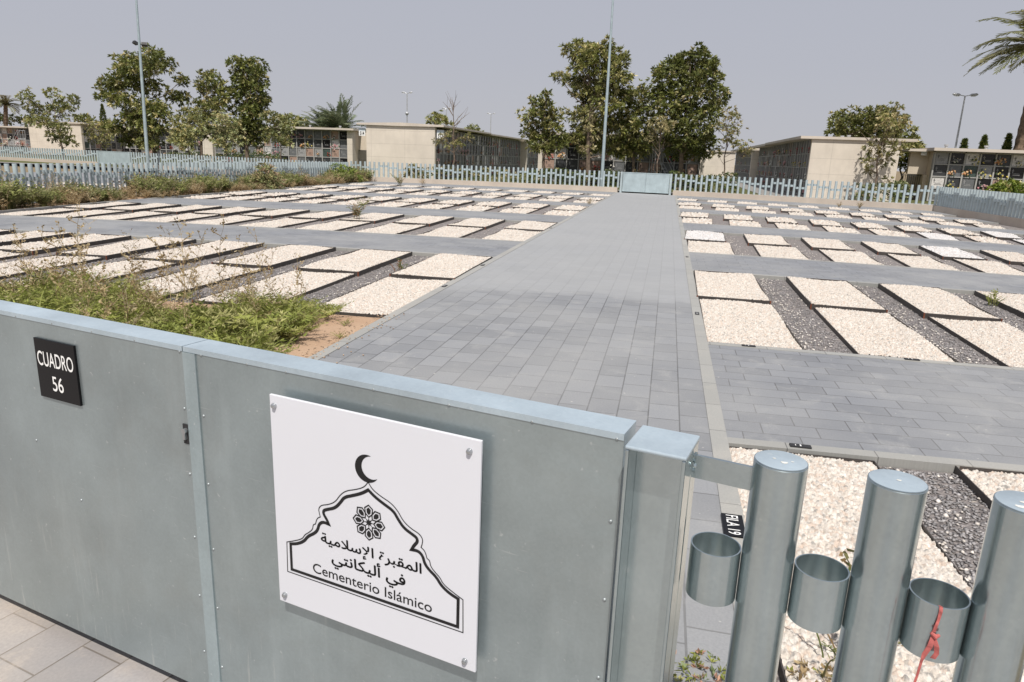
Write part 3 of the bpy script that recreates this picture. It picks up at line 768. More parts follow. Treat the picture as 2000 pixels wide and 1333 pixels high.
# crescent
oc, orr, ic, irr = Vector((.305, .467)), .0365, Vector((.3185, .4715)), .0300
d_ = (ic - oc); dl = d_.length; ba = math.atan2(d_.y, d_.x)
ca_ = math.acos((orr ** 2 + dl ** 2 - irr ** 2) / (2 * orr * dl)); cb_ = math.pi - math.acos((irr ** 2 + dl ** 2 - orr ** 2) / (2 * irr * dl))
n = 40; V_ = []; F_ = []
for k in range(n + 1):
    t = k / n
    ao = ba + ca_ + t * (2 * math.pi - 2 * ca_); ai = ba + cb_ + t * (2 * math.pi - 2 * cb_)
    V_ += [L(*(oc + Vector((math.cos(ao), math.sin(ao))) * orr), EH), L(*(ic + Vector((math.cos(ai), math.sin(ai))) * irr), EH)]
for k in range(n): F_.append((2 * k, 2 * k + 2, 2 * k + 3, 2 * k + 1))
em.add(V_, F_)
# eight-petalled rosette with a star
rcx, rcz = .3075, .3215
def hexa(c, ang, hl, hw):
    u_ = Vector((math.cos(ang), math.sin(ang))); v_ = Vector((-u_.y, u_.x))
    return [c + u_ * hl, c + u_ * hl * .45 + v_ * hw, c - u_ * hl * .45 + v_ * hw * .85, c - u_ * hl, c - u_ * hl * .45 - v_ * hw * .85, c + u_ * hl * .45 - v_ * hw]
for k in range(8):
    a_ = math.pi / 2 + k * math.pi / 4
    c_ = Vector((rcx, rcz)) + Vector((math.cos(a_), math.sin(a_))) * .0315
    V_, F_ = stroke([(p.x, p.y) for p in hexa(c_, a_, .0165, .0118)], .0034, h=EH + .0001 * (k % 2)); em.add(V_, F_)
    hx = hexa(c_, a_, .0105, .0066); em.add([L(p.x, p.y, EH) for p in hx], [tuple(range(6))])
st_ = []
for k in range(16):
    a_ = math.pi / 2 + k * math.pi / 8; r_ = .0145 if k % 2 == 0 else .0060
    st_.append(L(rcx + math.cos(a_) * r_, rcz + math.sin(a_) * r_, EH))
em.add([L(rcx, rcz, EH)] + st_, [(0, 1 + k, 1 + (k + 1) % 16) for k in range(16)])
em.obj('emblem', M_PRINT, sg)
AR1 = "\uFE8D\uFEDF\uFEE4\uFED8\uFE92\uFEAE\u0629 \uFE8D\uFEF9\uFEB3\uFEFC\uFEE3\uFEF4\uFE94"[::-1]
AR2 = "\uFED3\uFEF2 \uFE83\uFEDF\uFEF4\uFEDC\uFE8E\uFEE7\uFE98\uFEF2"[::-1]
ST = lambda x, z: L(x, z, EH)
for s_, b_, x0, x1, bz, kk in ((AR1, .0, .153, .463, .2255, .80), (AR2, .0, .186, .416, .1765, .80), ('Cementerio Isl\u00e1mico', .006, .123, .493, .1265, .92)):
    put('lettering', fit_text(text_mesh(s_, 1.0, b_, heavy=.022 if b_ == 0 else 0.0), x0, x1, bz, None, ST, kk), sg)
bm_ = MB()
n = 16
for (q, y) in ((.0075, -.004), (.0075, -.007), (.0055, -.0125), (.002, -.014)): bm_.v += [(q * math.cos(2 * math.pi * i / n), y, q * math.sin(2 * math.pi * i / n)) for i in range(n)]
for k in range(3):
    for i in range(n): bm_.f.append((k * n + i, (k + 1) * n + i, (k + 1) * n + (i + 1) % n, k * n + (i + 1) % n))
bm_.f.append(tuple(3 * n + i for i in range(n))); bm_.m = [0] * len(bm_.f)
bm_.tube([(0, .0045, 0), (0, .0295, 0)], .006, 12)
BOLT = bm_.mesh('bolt', M_STEEL, 40)
for x, z in ((.016, .577), (.588, .575), (.588, .024), (.021, .025)):
    o = put('bolt', BOLT, sg); o.location = (x, 0, z)

# black plot sign
cq = empty('plot_sign', gp(.172, .006, .793), grz)
tag(cq, 'square black sign with white letters CUADRO 56 on the gate', 'sign')
pn = MB(); pn.box(0, -.003, 0, .196, .0045, .196); bevel(pn.obj('panel', M_BLACK, cq), .001, 2)
ST2 = lambda x, z: L(x, z, .0036)
put('lettering', fit_text(text_mesh('CUADRO', 1, .004, M_WPRINT), .010, .184, .1085, .156, ST2), cq)
put('lettering', fit_text(text_mesh('56', 1, .004, M_WPRINT), .070, .123, .030, .079, ST2), cq)

def at_ground(px, py, z=-.05):
    d = CR * ((px - 1000) / FPX) - CU * ((py - 666.5) / FPX) + CF; t = (z - EYE) / d.z; return Vector((0, 0, EYE)) + d * t
FILA = at_ground(1432, 1028, .006); FILA.z = .007
# row plaque and little grave markers set on the kerbs
fl = empty('row_plaque', FILA)
tag(fl, 'black kerb plaque reading FILA 19 beside the nearest round post', 'plaque')
pq = MB(); pq.box(-.048, -.105, 0, .048, .105, .006); bevel(pq.obj('plate', M_BLACK, fl), .001)
me = text_mesh('FILA 19', 1, .004, M_WPRINT)
fit_text(me, -.09, .09, -.027, .027, lambda x, y: Vector((y, -x, .0068))); put('lettering', me, fl)
mk = MB(); mk.box(-.06, -.022, 0, .06, .022, .006)
MK = mk.mesh('plate', M_IRON)
md = MB(); md.box(-.004, -.012, .0062, .004, .012, .0067); md.box(-.03, -.010, .0062, -.026, .010, .0066)
MD = md.mesh('digits', M_WPRINT)
for (x, y, rz, lab) in ((.92, 4.41, 0, 'small dark grave marker on the kerb behind the first round post'), (.86, 6.97, 0, 'small dark grave marker on the kerb before the first right grave'),
                        (2.30, 6.97, 0, 'small dark grave marker on the kerb before the second right grave'), (.43, 8.35, 1.57, 'small dark grave marker on the right path kerb by the front graves'),
                        (.43, 13.6, 1.57, 'small dark marker on the right path kerb at the second cross path'),
                        (-2.62, 8.9, 1.57, 'small dark grave marker on the left path kerb by the front graves'), (-2.62, 10.9, 1.57, 'small dark grave marker on the left path kerb before the cross path'),
                        (-2.62, 17.6, 1.57, 'small dark grave marker on the left path kerb at the second grave row')):
    m_ = empty('grave_marker', plan(x, y, .0072), rz); tag(m_, lab, 'marker', 'small kerb markers')
    put('plate', MK, m_); put('digits', MD, m_)
#@@PART2
# ---------------------------------------------------------------- far fences
FPOST = {}
def far_fence(name, label, pts, pitch, ztop, base_h=0.24, base_vis=True, r=.055, max_parts=100):
    """fence of round posts joined by rings standing on a low wall, following the points pts"""
    root = empty(name, (pts[0].x, pts[0].y, 0)); tag(root, label, 'fence')
    segs = [(pts[k], pts[k + 1], (pts[k + 1] - pts[k]).length) for k in range(len(pts) - 1)]
    tot = sum(s_[2] for s_ in segs); n = int(tot / pitch)
    def at(d):
        for a_, b_, l_ in segs:
            if d <= l_: return a_ + (b_ - a_) * (d / l_)
            d -= l_
        return pts[-1]
    key = (round(ztop, 2), round(base_h, 2), r)
    if key not in FPOST:
        FPOST[key] = (post_mesh(r, base_h, ztop, 12, mats=[M_FAR, M_GALV_TOP]), ring_mesh(max(.02, pitch / 2 - r / 1 + pitch * 0.0 + .005) if False else pitch / 2 - r / 2 + .0, pitch / 2 - r / 2 - .006, 0, .10, 14, M_FAR))
    pm, rm = FPOST[key]
    gap = pitch - 2 * r
    rk = ('ring', round(gap, 3))
    if rk not in FPOST: FPOST[rk] = ring_mesh(gap / 2 + .004, gap / 2 - .004, 0, .09, 14, M_FAR)
    rm = FPOST[rk]
    extra_p, extra_r = [], []
    for k in range(n + 1):
        d = k * pitch + .06
        p = at(d); q = at(d + pitch / 2); zr = ztop - .26 - .085 * ((k // 2) % 3)
        if k < max_parts:
            o = put('post', pm, root); o.location = (p.x - pts[0].x, p.y - pts[0].y, 0)
            if k < n: o = put('ring', rm, root); o.location = (q.x - pts[0].x, q.y - pts[0].y, zr)
        else: extra_p.append(p)
    if extra_p:
        mb = MB()
        for p in extra_p: mb.tube([(p.x - pts[0].x, p.y - pts[0].y, base_h), (p.x - pts[0].x, p.y - pts[0].y, ztop)], r, 10)
        o = mb.obj('post', M_FAR, root); o['kind'] = 'stuff'
    if base_vis:
        mb = MB()
        for a_, b_, l_ in segs:
            d_ = (b_ - a_).normalized(); n_ = Vector((d_.y, -d_.x, 0)) * .11
            A, B = a_ - pts[0], b_ - pts[0]
            mb.add([A - n_ + Vector((0, 0, -.1)), A + n_ + Vector((0, 0, -.1)), B + n_ + Vector((0, 0, -.1)), B - n_ + Vector((0, 0, -.1)),
                    A - n_ + Vector((0, 0, base_h)), A + n_ + Vector((0, 0, base_h)), B + n_ + Vector((0, 0, base_h)), B - n_ + Vector((0, 0, base_h))],
                   [(4, 5, 6, 7), (0, 1, 5, 4), (1, 2, 6, 5), (2, 3, 7, 6), (3, 0, 4, 7)])
        mb.obj('base_wall', M_BASEW, root)
    return root
def pl(xs, y): return [plan(x, y) for x in xs]
YB = 40.85
far_fence('post_fence', 'far fence of zinc posts on a low wall, left of the far gate', pl((-17.7, -15, -12, -9.6, -7.2, -4.8, -2.62), YB), .255, 1.04)
far_fence('post_fence', 'far fence of zinc posts on a low wall, right of the far gate', pl((.30, 2.4, 4.8, 7.2, 9.6, 12, 13.4), YB), .255, 1.04)
far_fence('post_fence', 'side fence of zinc posts closing the right edge of the plot', [plan(13.45, 40.6), plan(13.7, 34.4), plan(14.1, 28.8), plan(14.4, 24)], .25, 1.02)
far_fence('post_fence', 'side fence of zinc posts along the left edge behind the weeds', [plan(-17.75, y) for y in (7.6, 9.44, 11.84, 14.56, 19.2, 24, 28.8, 34.4, 40.6)], .255, .98, .05, False, .055)
lf0 = plan(-18.0, YB)
lfA, lfB = sight(257, 330, 42.5), sight(194, 330, 43.5); lfC = sight(-40, 330, 46)
for p in (lfA, lfB, lfC): p.z = 0
def zt_of(px, py, Y): return sight(px, py, Y).z
far_fence('post_fence', 'farther fence of zinc posts between the left corner and the small left gate', [lf0, lfA], .255, .95, .2)
far_fence('post_fence', 'farthest left fence of zinc posts beyond the small left gate', [lfB, lfC], .255, .95, .2)
def small_gate(label, A, B, z0, z1, leaves=2):
    g = empty('gate', (A + B) / 2); tag(g, label, 'gate')
    d_ = (B - A).normalized(); n_ = Vector((d_.y, -d_.x, 0)); Lg = (B - A).length; ml = -(B - A) / 2
    T = lambda x, y, z: ml + d_ * x + n_ * y + Vector((0, 0, z))
    for x in (0, Lg - .1):
        mb = MB(); mb.box(x, -.05, -.1, x + .1, .05, z1 + .01, T); mb.obj('post', M_FAR, g)
    w_ = (Lg - .24) / leaves
    for k in range(leaves):
        x = .12 + k * w_
        mb = MB(); mb.box(x + .006, -.03, z0, x + w_ - .006, .02, z1, T)
        mb.box(x + .006, .02, z1 - .04, x + w_ - .006, .03, z1, T); mb.box(x + .006, .02, z0, x + .04, .03, z1 - .04, T); mb.box(x + w_ - .04, .02, z0, x + w_ - .006, .03, z1 - .04, T)
        mb.box(x + .04, .02, z0, x + w_ - .04, .03, z0 + .04, T)
        mb.obj('gate_leaf', M_FARGATE, g)
    return g
M_FARGATE = galv('far_gate_sheet', (0.42, 0.50, 0.525), 0.55, 0.25, 30, .05)
small_gate('double steel gate closing the far end of the path', plan(-2.50, YB - .05), plan(.18, YB - .05), .06, 1.03)
small_gate('small solid steel gate in the farther fence, far left', lfB, lfA, .1, .95)

# ---------------------------------------------------------------- niche blocks
FLOWERS = []
def flower_mesh(cols, seed):
    g = random.Random(seed); V = []; F = []; C = []
    for k in range(16):
        c = Vector((g.gauss(0, .10), -abs(g.gauss(0, .05)) - .02, g.gauss(0, .075)))
        r = g.uniform(.03, .055); q = g.choice(cols) if k > 4 else (0.05, 0.09, 0.03)
        n_ = Vector((g.gauss(0, .4), -1, g.gauss(.3, .4))).normalized(); a_ = n_.orthogonal().normalized(); b_ = n_.cross(a_)
        b0 = len(V)
        V.append(tuple(c + n_ * r * .4)); C.append(q)
        for i in range(7):
            t = i * 2 * math.pi / 7; rr = r * (1 if i % 2 else .75)
            V.append(tuple(c + (a_ * math.cos(t) + b_ * math.sin(t)) * rr)); C.append(tuple(x * .8 for x in q))
        F += [(b0, b0 + 1 + i, b0 + 1 + (i + 1) % 7) for i in range(7)]
    return np_mesh('flowers', V, F, M_LEAF, np.array(C))
FL = {'red': flower_mesh([(.45, .03, .03), (.5, .08, .06)], 1), 'pink': flower_mesh([(.6, .25, .28), (.65, .4, .4)], 2), 'white': flower_mesh([(.7, .68, .62), (.75, .72, .6)], 3),
      'orange': flower_mesh([(.6, .25, .08), (.65, .4, .2)], 4), 'yellow': flower_mesh([(.62, .5, .1), (.7, .62, .3)], 5)}
PLM = {}
def plaque_mesh(w_, h_, k):
    key = (round(w_, 2), round(h_, 2), k)
    if key not in PLM:
        mb = MB(); mb.box(-w_ / 2, -.02, -h_ / 2, w_ / 2, .02, h_ / 2)
        g = random.Random(k * 7 + 1)
        mb.mi = 1
        for q in range(g.choice((2, 3))):          # engraved lines and an ornament
            z = -.05 - q * .07; ww = g.uniform(.1, .2); mb.box(-ww, -.0225, z, ww, -.02, z + .022)
        mb.box(-w_ * .33, -.0225, -.02, -w_ * .33 + .03, -.02, .2); mb.box(-w_ * .33 - .04, -.0225, .1, -w_ * .33 + .07, -.02, .13)
        PLM[key] = mb.mesh('niche_plaque', [PLQ[k], PLQ[3] if k < 3 else PLQ[1]])
    return PLM[key]
def facade(root, o0, ang, ncols, nrows, cw, rh, z0, seed, where, dens=.35, ladder=False, skip=None):
    """niche front: o0 = left foot seen from outside, ang = direction of the front"""
    g = random.Random(seed); u = Vector((math.cos(ang), math.sin(ang), 0)); n_ = Vector((u.y, -u.x, 0)); rl = Vector(root.location)
    T = lambda x, y, z: o0 - rl + u * x - n_ * y + Vector((0, 0, z))
    Lx = ncols * cw; fin = .038
    mb = MB()
    for c in range(ncols + 1): mb.box(c * cw - fin, -.015, 0, c * cw + fin, .22, z0 + nrows * rh, T)
    for c in range(ncols):
        for r_ in range(nrows + 1): mb.box(c * cw + fin, .01, z0 + r_ * rh - .03, (c + 1) * cw - fin, .22, z0 + r_ * rh + .03, T)
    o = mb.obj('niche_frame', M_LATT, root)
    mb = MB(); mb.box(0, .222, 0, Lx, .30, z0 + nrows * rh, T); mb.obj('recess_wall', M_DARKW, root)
    cnt = 0; rest = MB()
    for c in range(ncols):
        for r_ in range(nrows):
            k = g.choices(range(7), (24, 17, 16, 13, 15, 13, 5))[0]
            p = T((c + .5) * cw, .07, z0 + (r_ + .5) * rh)
            if cnt < 96:
                o = put('niche_plaque', plaque_mesh(cw - .15, rh - .08, k), root); o.location = p; o.rotation_euler = (0, 0, ang); cnt += 1
            else: rest.box((c + .5) * cw - cw / 2 + .07, .05, z0 + r_ * rh + .04, (c + .5) * cw + cw / 2 - .07, .09, z0 + (r_ + 1) * rh - .04, T)
            if g.random() < dens:
                kk = g.choice(list(FL)); s_ = g.uniform(.9, 1.7)
                f = put('flower_bunch', FL[kk], None); f.location = rl + T((c + .5) * cw + g.uniform(-.18, .18), .02, z0 + r_ * rh + g.uniform(.12, .25)); f.rotation_euler = (0, 0, ang); f.scale = (s_, 1, s_)
                tag(f, f'small bunch of {kk} flowers at a niche of {where}', 'flowers', f'{kk} flowers at {where}')
    if rest.v: o = rest.obj('niche_plaques', PLQ[1], root); o['kind'] = 'stuff'
def slab(root, pts, z0, z1, name='roof', mat=None):
    """flat slab over a quadrilateral; z0/z1 per corner"""
    rl = Vector((root.location.x, root.location.y, 0)); n = len(pts)
    z0 = z0 if hasattr(z0, '__len__') else [z0] * n; z1 = z1 if hasattr(z1, '__len__') else [z1] * n
    mb = MB(); V = [tuple(Vector((p[0], p[1], z)) - rl) for p, z in zip(pts, z0)] + [tuple(Vector((p[0], p[1], z)) - rl) for p, z in zip(pts, z1)]
    mb.add(V, [tuple(reversed(range(n))), tuple(range(n, 2 * n))] + [(i, (i + 1) % n, n + (i + 1) % n, n + i) for i in range(n)])
    return mb.obj(name, mat or M_ROOF, root)
def vents(root, spots):
    for p in spots:
        mb = MB(); mb.tube([(0, 0, 0), (0, 0, .16)], .075, 10); mb.tube([(0, 0, .16), (0, 0, .24)], .11, 10)
        o = mb.obj('vent', M_LAMPG, root); o.location = Vector(p) - Vector(root.location)
def num_sign(text, label, p, w_, h_, ang):
    s_ = empty('number_sign', p, ang); tag(s_, label, 'sign')
    mb = MB(); mb.box(-w_ / 2, -.015, -h_ / 2, w_ / 2, .015, h_ / 2); mb.obj('plate', M_WPRINT, s_)
    mb = MB(); mb.box(-w_ / 2, -.017, h_ * .12, w_ / 2, -.0152, h_ / 2 - .01); mb.obj('band', M_BLUE, s_)
    if text: put('lettering', fit_text(text_mesh(text, 1, .03), -w_ * .34, w_ * .34, -h_ * .40, h_ * .06, lambda x, z: Vector((x, -.0185, z))), s_)
    return s_
def foot(px, Y): p = sight(px, 300, Y); p.z = 0; return p

# central block with signs 513 / 514: bare end wall, niches down its right side
Y0, Y1 = 45.0, 73.0
xl, xr = foot(716, Y0).x, foot(849, Y0).x
zc = sight(790, 247, Y0).z
E_ = empty('niche_block', ((xl + xr) / 2, Y0, 0)); tag(E_, 'central concrete niche block with bare end wall and signs 514 and 513', 'niche block')
slab(E_, [(xl, Y0), (xr, Y0), (xr, Y0 + .3), (xl, Y0 + .3)], -.1, zc - .004, 'end_wall', M_CONC)
slab(E_, [(xl + .1, Y0 + .302), (xr - .36, Y0 + .302), (xr - .36, Y1), (xl + .1, Y1)], -.1, zc - .03, 'wall', M_CONCP)
ym = 57.5
for a_, b_, h_ in ((Y0 - .12, ym, 0), (ym + .004, Y1 + .3, -.06)):
    slab(E_, [(xl - .62, a_), ((xl + xr) / 2, a_), ((xl + xr) / 2, b_), (xl - .62, b_)], [zc + .02 + h_, zc + h_, zc + h_, zc + .02 + h_], [zc + .13 + h_, zc + .22 + h_, zc + .22 + h_, zc + .13 + h_])
    slab(E_, [((xl + xr) / 2 + .003, a_), (xr + .62, a_), (xr + .62, b_), ((xl + xr) / 2 + .003, b_)], [zc + h_, zc + .02 + h_, zc + .02 + h_, zc + h_], [zc + .22 + h_, zc + .13 + h_, zc + .13 + h_, zc + .22 + h_])
facade(E_, Vector((xr - .05, Y0 + .36, 0)), math.pi / 2, 34, 4, .80, .76, .06, 21, 'the side of the central block', .55)
vents(E_, [(xl + 3.0, Y0 + 6, zc + .15), (xl + 3.9, Y0 + 4, zc + .15), (xl + 3.1, Y0 + 14, zc + .15)])
num_sign('514', 'white number sign 514 at the left of the central end wall', Vector((xl - .33, Y0 + .1, zc - .42)), .44, .50, 0)
num_sign('513', 'white number sign 513 at the right of the central end wall', Vector((xr + .34, Y0 + .1, zc - .42)), .46, .50, 0)
# second length of that row, behind
a_, b_ = Y1 + .4, 92.0
E2 = empty('niche_block', ((xl + xr) / 2, a_, 0)); tag(E2, 'farther concrete niche block behind the central one, pale end pillar showing', 'niche block')
slab(E2, [(xl, a_), (xr + .45, a_), (xr + .45, a_ + .4), (xl, a_ + .4)], -.1, zc - .05, 'end_wall', M_CONC)
slab(E2, [(xl + .1, a_ + .41), (xr - .36, a_ + .41), (xr - .36, b_), (xl + .1, b_)], -.1, zc - .08, 'wall', M_CONCP)
slab(E2, [(xl - .5, a_ + .1), (xr + .62, a_ + .1), (xr + .62, b_), (xl - .5, b_)], zc - .046, zc + .09)
facade(E2, Vector((xr - .05, a_ + .45, 0)), math.pi / 2, 22, 4, .80, .76, .06, 22, 'the block behind the central one', .25)

# right block: bare end wall, niches down its left side
Y0, Y1 = 42.69, 67.0
xl, xr = foot(1583, Y0).x, foot(1757, Y0).x
zg = sight(1600, 272, Y0).z
G_ = empty('niche_block', ((xl + xr) / 2, Y0, 0)); tag(G_, 'right concrete niche block with bare lit end wall behind a thin tree', 'niche block')
slab(G_, [(xl, Y0), (xr, Y0), (xr, Y0 + .3), (xl, Y0 + .3)], -.1, zg - .004, 'end_wall', M_CONC)
slab(G_, [(xl + .36, Y0 + .302), (xr - .1, Y0 + .302), (xr - .1, Y1), (xl + .36, Y1)], -.1, zg - .03, 'wall', M_CONCP)
slab(G_, [(xl - .62, Y0 - .12), (xr + .75, Y0 - .12), (xr + .75, 58), (xl - .62, 58)], zg, zg + .14)
slab(G_, [(xl - .62, 58.004), (xr + .75, 58.004), (xr + .75, Y1 + .2), (xl - .62, Y1 + .2)], zg - .06, zg + .10)
facade(G_, Vector((xl + .05, Y1, 0)), -math.pi / 2, 30, 4, .80, .76, .06, 23, 'the side of the right block', .55)
vents(G_, [(sight(1645, 268, 47).x, 47, zg + .14), (sight(1658, 266, 46).x, 46, zg + .14)])
a_, b_ = Y1 + .4, 90.0
G2 = empty('niche_block', ((xl + xr) / 2, a_, 0)); tag(G2, 'farther niche block behind the right one, pale pillar at its corner', 'niche block')
slab(G2, [(xl - .5, a_), (xr, a_), (xr, a_ + .4), (xl - .5, a_ + .4)], -.1, zg - .05, 'end_wall', M_CONC)
slab(G2, [(xl + .36, a_ + .41), (xr - .1, a_ + .41), (xr - .1, b_), (xl + .36, b_)], -.1, zg - .08, 'wall', M_CONCP)
slab(G2, [(xl - .62, a_ + .1), (xr + .75, a_ + .1), (xr + .75, b_), (xl - .62, b_)], zg - .046, zg + .09)
facade(G2, Vector((xl + .05, b_, 0)), -math.pi / 2, 26, 4, .80, .76, .06, 24, 'the block behind the right one', .25)

def front_block(label, where, px0, px1, Y, pyroof, seed, nrows=4, endl=0.0, endr=0.0, depth=4.5, ang=0.0, over=.55, dens=.4, nvent=3, cwt=.8):
    A, B = foot(px0, Y), foot(px1, Y)
    zr = sight((px0 + px1) / 2, pyroof, Y).z
    W = B.x - A.x; n = max(1, round((W - endl - endr) / cwt)); cw = (W - endl - endr) / n; rh = (zr - .1) / nrows if nrows * .76 > zr - .12 else .76
    z0 = max(.0, zr - .05 - nrows * rh)
    r_ = empty('niche_block', A + Vector((W / 2, 0, 0))); tag(r_, label, 'niche block')
    if endl: slab(r_, [(A.x, Y - .15), (A.x + endl - .06, Y - .15), (A.x + endl - .06, Y + .5), (A.x, Y + .5)], -.1, zr - .003, 'end_pillar', M_CONC)
    if endr: slab(r_, [(B.x - endr + .06, Y - .15), (B.x, Y - .15), (B.x, Y + .5), (B.x - endr + .06, Y + .5)], -.1, zr - .003, 'end_pillar', M_CONC)
    slab(r_, [(A.x, Y + .51), (B.x, Y + .51), (B.x, Y + depth), (A.x, Y + depth)], -.1, zr - .003, 'wall', M_CONCP)
    slab(r_, [(A.x - .3, Y - over), (B.x + .3, Y - over), (B.x + .3, Y + depth), (A.x - .3, Y + depth)], zr, zr + .16)
    facade(r_, Vector((A.x + endl, Y + .13, 0)), 0, n, nrows, cw, rh, z0, seed, where, dens)
    vents(r_, [(A.x + W * (k + .4) / nvent, Y + 1.2, zr + .16) for k in range(nvent)])
    return r_, zr, A, B
D_, zD, DA, DB = front_block('long niche block facing the plot, left of the central end wall', 'the long block left of the centre', 402, 690, 60.0, 251, 31, endl=.9, endr=.55, nvent=5)
# passage between that block and the central one: recessed wall with sign 515 and an iron gate
px_ = empty('passage_wall', foot(702, 61.2)); tag(px_, 'recessed concrete wall with an iron gate beside sign 515', 'wall')
pa, pb_ = foot(686, 61.2), foot(722, 61.2)
slab(px_, [(pa.x, 61.2), (pb_.x, 61.2), (pb_.x, 61.5), (pa.x, 61.5)], 1.66, zD - .1, 'upper_wall', M_CONCP)
slab(px_, [(pa.x, 60.9), (foot(697, 60.9).x, 60.9), (foot(697, 60.9).x, 61.5), (pa.x, 61.5)], -.1, 1.655, 'pillar', M_CONCP)
mb = MB()
for k in range(9):
    x = foot(698, 61.1).x + k * .11 - px_.location.x; mb.tube([(x, -.1, 0), (x, -.1, 1.64)], .014, 6)
for z in (.1, .8, 1.6): mb.tube([(foot(698, 61.1).x - px_.location.x, -.1, z), (foot(698, 61.1).x + .9 - px_.location.x, -.1, z)], .018, 6)
mb.obj('iron_gate', M_IRON, px_)
num_sign('515', 'faded number sign 515 on the recessed wall beside block 514', sight(688.5, 263, 60.7), .42, .5, 0)

C_, zC, CA, CB = front_block('niche block facing the plot behind the big left trees', 'the block behind the left trees', 218, 401, 76.0, 252, 32, endr=.3)
A_, zA, AA, AB = front_block('niche block at the far left edge under the palm', 'the far left block', -60, 62, 74.0, 249, 33, dens=.55)
Fb, zF, FA, FB_ = front_block('niche block facing the plot behind the right trees', 'the block behind the right trees', 1052, 1378, 50.0, 268, 34, endl=.35, endr=.35, dens=.5)
H_, zH, HA, HB = front_block('niche block at the right edge with pale and black stones', 'the right edge block', 1829, 2075, 45.0, 299, 35, over=.5, dens=.5)
# its left flank with a small white sign and iron gate
hw = empty('passage_wall', foot(1803, 45.6)); tag(hw, 'concrete passage wall with iron gate left of the right edge block', 'wall')
ha, hb = foot(1779, 46.2), foot(1828, 46.2)
slab(hw, [(ha.x, 46.2), (hb.x, 46.2), (hb.x, 46.5), (ha.x, 46.5)], 1.45, zH - .05, 'upper_wall', M_CONCP)
hp = foot(1810, 46.0)
slab(hw, [(hp.x, 45.9), (foot(1829, 45.9).x - .02, 45.9), (foot(1829, 45.9).x - .02, 46.5), (hp.x, 46.5)], -.1, 1.445, 'pillar', M_CONCP)
slab(hw, [(ha.x - .3, 45.7), (hb.x, 45.7), (hb.x, 47), (ha.x - .3, 47)], zH - .04, zH + .10)
mb = MB(); x0 = foot(1768, 46.2).x
k = 0
while x0 + k * .11 < hp.x: mb.tube([(x0 + k * .11 - hw.location.x, .6, 0), (x0 + k * .11 - hw.location.x, .6, 1.42)], .015, 6); k += 1
for z in (.1, 1.38): mb.tube([(x0 - hw.location.x, .6, z), (hp.x - hw.location.x, .6, z)], .018, 6)
mb.obj('iron_gate', M_IRON, hw)
num_sign('', 'small white sign high on the passage wall at right', sight(1804.5, 300.5, 45.9), .30, .2, 0)

# far left block with bare end wall and dark right flank
Y0 = 70.0
xl, xr = foot(62, Y0).x, foot(163, Y0).x; zb = sight(112, 241, Y0).z
B_ = empty('niche_block', ((xl + xr) / 2, Y0, 0)); tag(B_, 'far left niche block with bare cream end wall behind a small tree', 'niche block')
slab(B_, [(xl, Y0), (xr, Y0), (xr, Y0 + .3), (xl, Y0 + .3)], -.1, zb - .004, 'end_wall', M_CONC)
slab(B_, [(xl + .1, Y0 + .302), (xr - .36, Y0 + .302), (xr - .36, 92), (xl + .1, 92)], -.1, zb - .03, 'wall', M_CONCP)
slab(B_, [(xl - .7, Y0 - .15), (xr + .62, Y0 - .15), (xr + .62, 92), (xl - .7, 92)], zb, zb + .15)
facade(B_, Vector((xr - .05, Y0 + .36, 0)), math.pi / 2, 26, 4, .80, .72, .02, 36, 'the far left end block', .2)
vents(B_, [(xl + 2.2, Y0 + 3, zb + .15), (xl + 4.5, Y0 + 4, zb + .15)])
# distant pale end wall right of the tree cluster
Y0 = 92.0
xl, xr = foot(1378, Y0).x, foot(1437, Y0).x; zi = sight(1405, 297, Y0).z
I_ = empty('niche_block', ((xl + xr) / 2, Y0, 0)); tag(I_, 'distant pale end wall between the right trees and the right block', 'niche block')
slab(I_, [(xl, Y0), (xr, Y0), (xr, Y0 + 14), (xl, Y0 + 14)], -.1, zi, 'end_wall', M_CONC)
slab(I_, [(xl - .6, Y0 - .15), (xr + .6, Y0 - .15), (xr + .6, Y0 + 14), (xl - .6, Y0 + 14)], zi + .003, zi + .16)

# rolling ladders
def ladder(label, p, ang=0.0, h=1.9):
    t = empty('rolling_ladder', p, ang); tag(t, label, 'ladder')
    mb = MB()
    for y in (-.3, .3):
        mb.tube([(-.75, y, .05), (.2, y, h)], .022, 6); mb.tube([(.2, y, h), (.75, y, h)], .022, 6)
        mb.tube([(.75, y, 0), (.75, y, h + .95)], .022, 6); mb.tube([(.2, y, h), (.2, y, h + .95)], .018, 6); mb.tube([(-.75, y, .05), (.75, y, .12)], .022, 6)
    mb.obj('frame', M_LAMPG, t)
    mb = MB()
    for y in (-.3, .3): mb.tube([(-.7, y, .95), (.2, y, h + .95), (.75, y, h + .95)], .018, 6)
    mb.obj('handrail', M_LAMPG, t)
    for k in range(7):
        q = (k + .6) / 7; mb = MB(); mb.box(-.75 + .95 * q - .1, -.29, h * q - .012, -.75 + .95 * q + .1, .29, h * q + .012); mb.obj('step', M_LAMPG, t)
    return t
ladder('grey rolling ladder in front of the far left block', foot(38, 72.6), .4, 1.5)
ladder('grey rolling ladder before the long block, left of its middle', foot(524, 58.4), -.35, 1.5)
ladder('grey rolling ladder beside the niches of the central block', Vector((foot(905, 53).x, 53, 0)), 1.4, 1.5)
ladder('grey rolling ladder before the block behind the right trees', foot(1300, 48.6), math.pi - .3, 1.5)

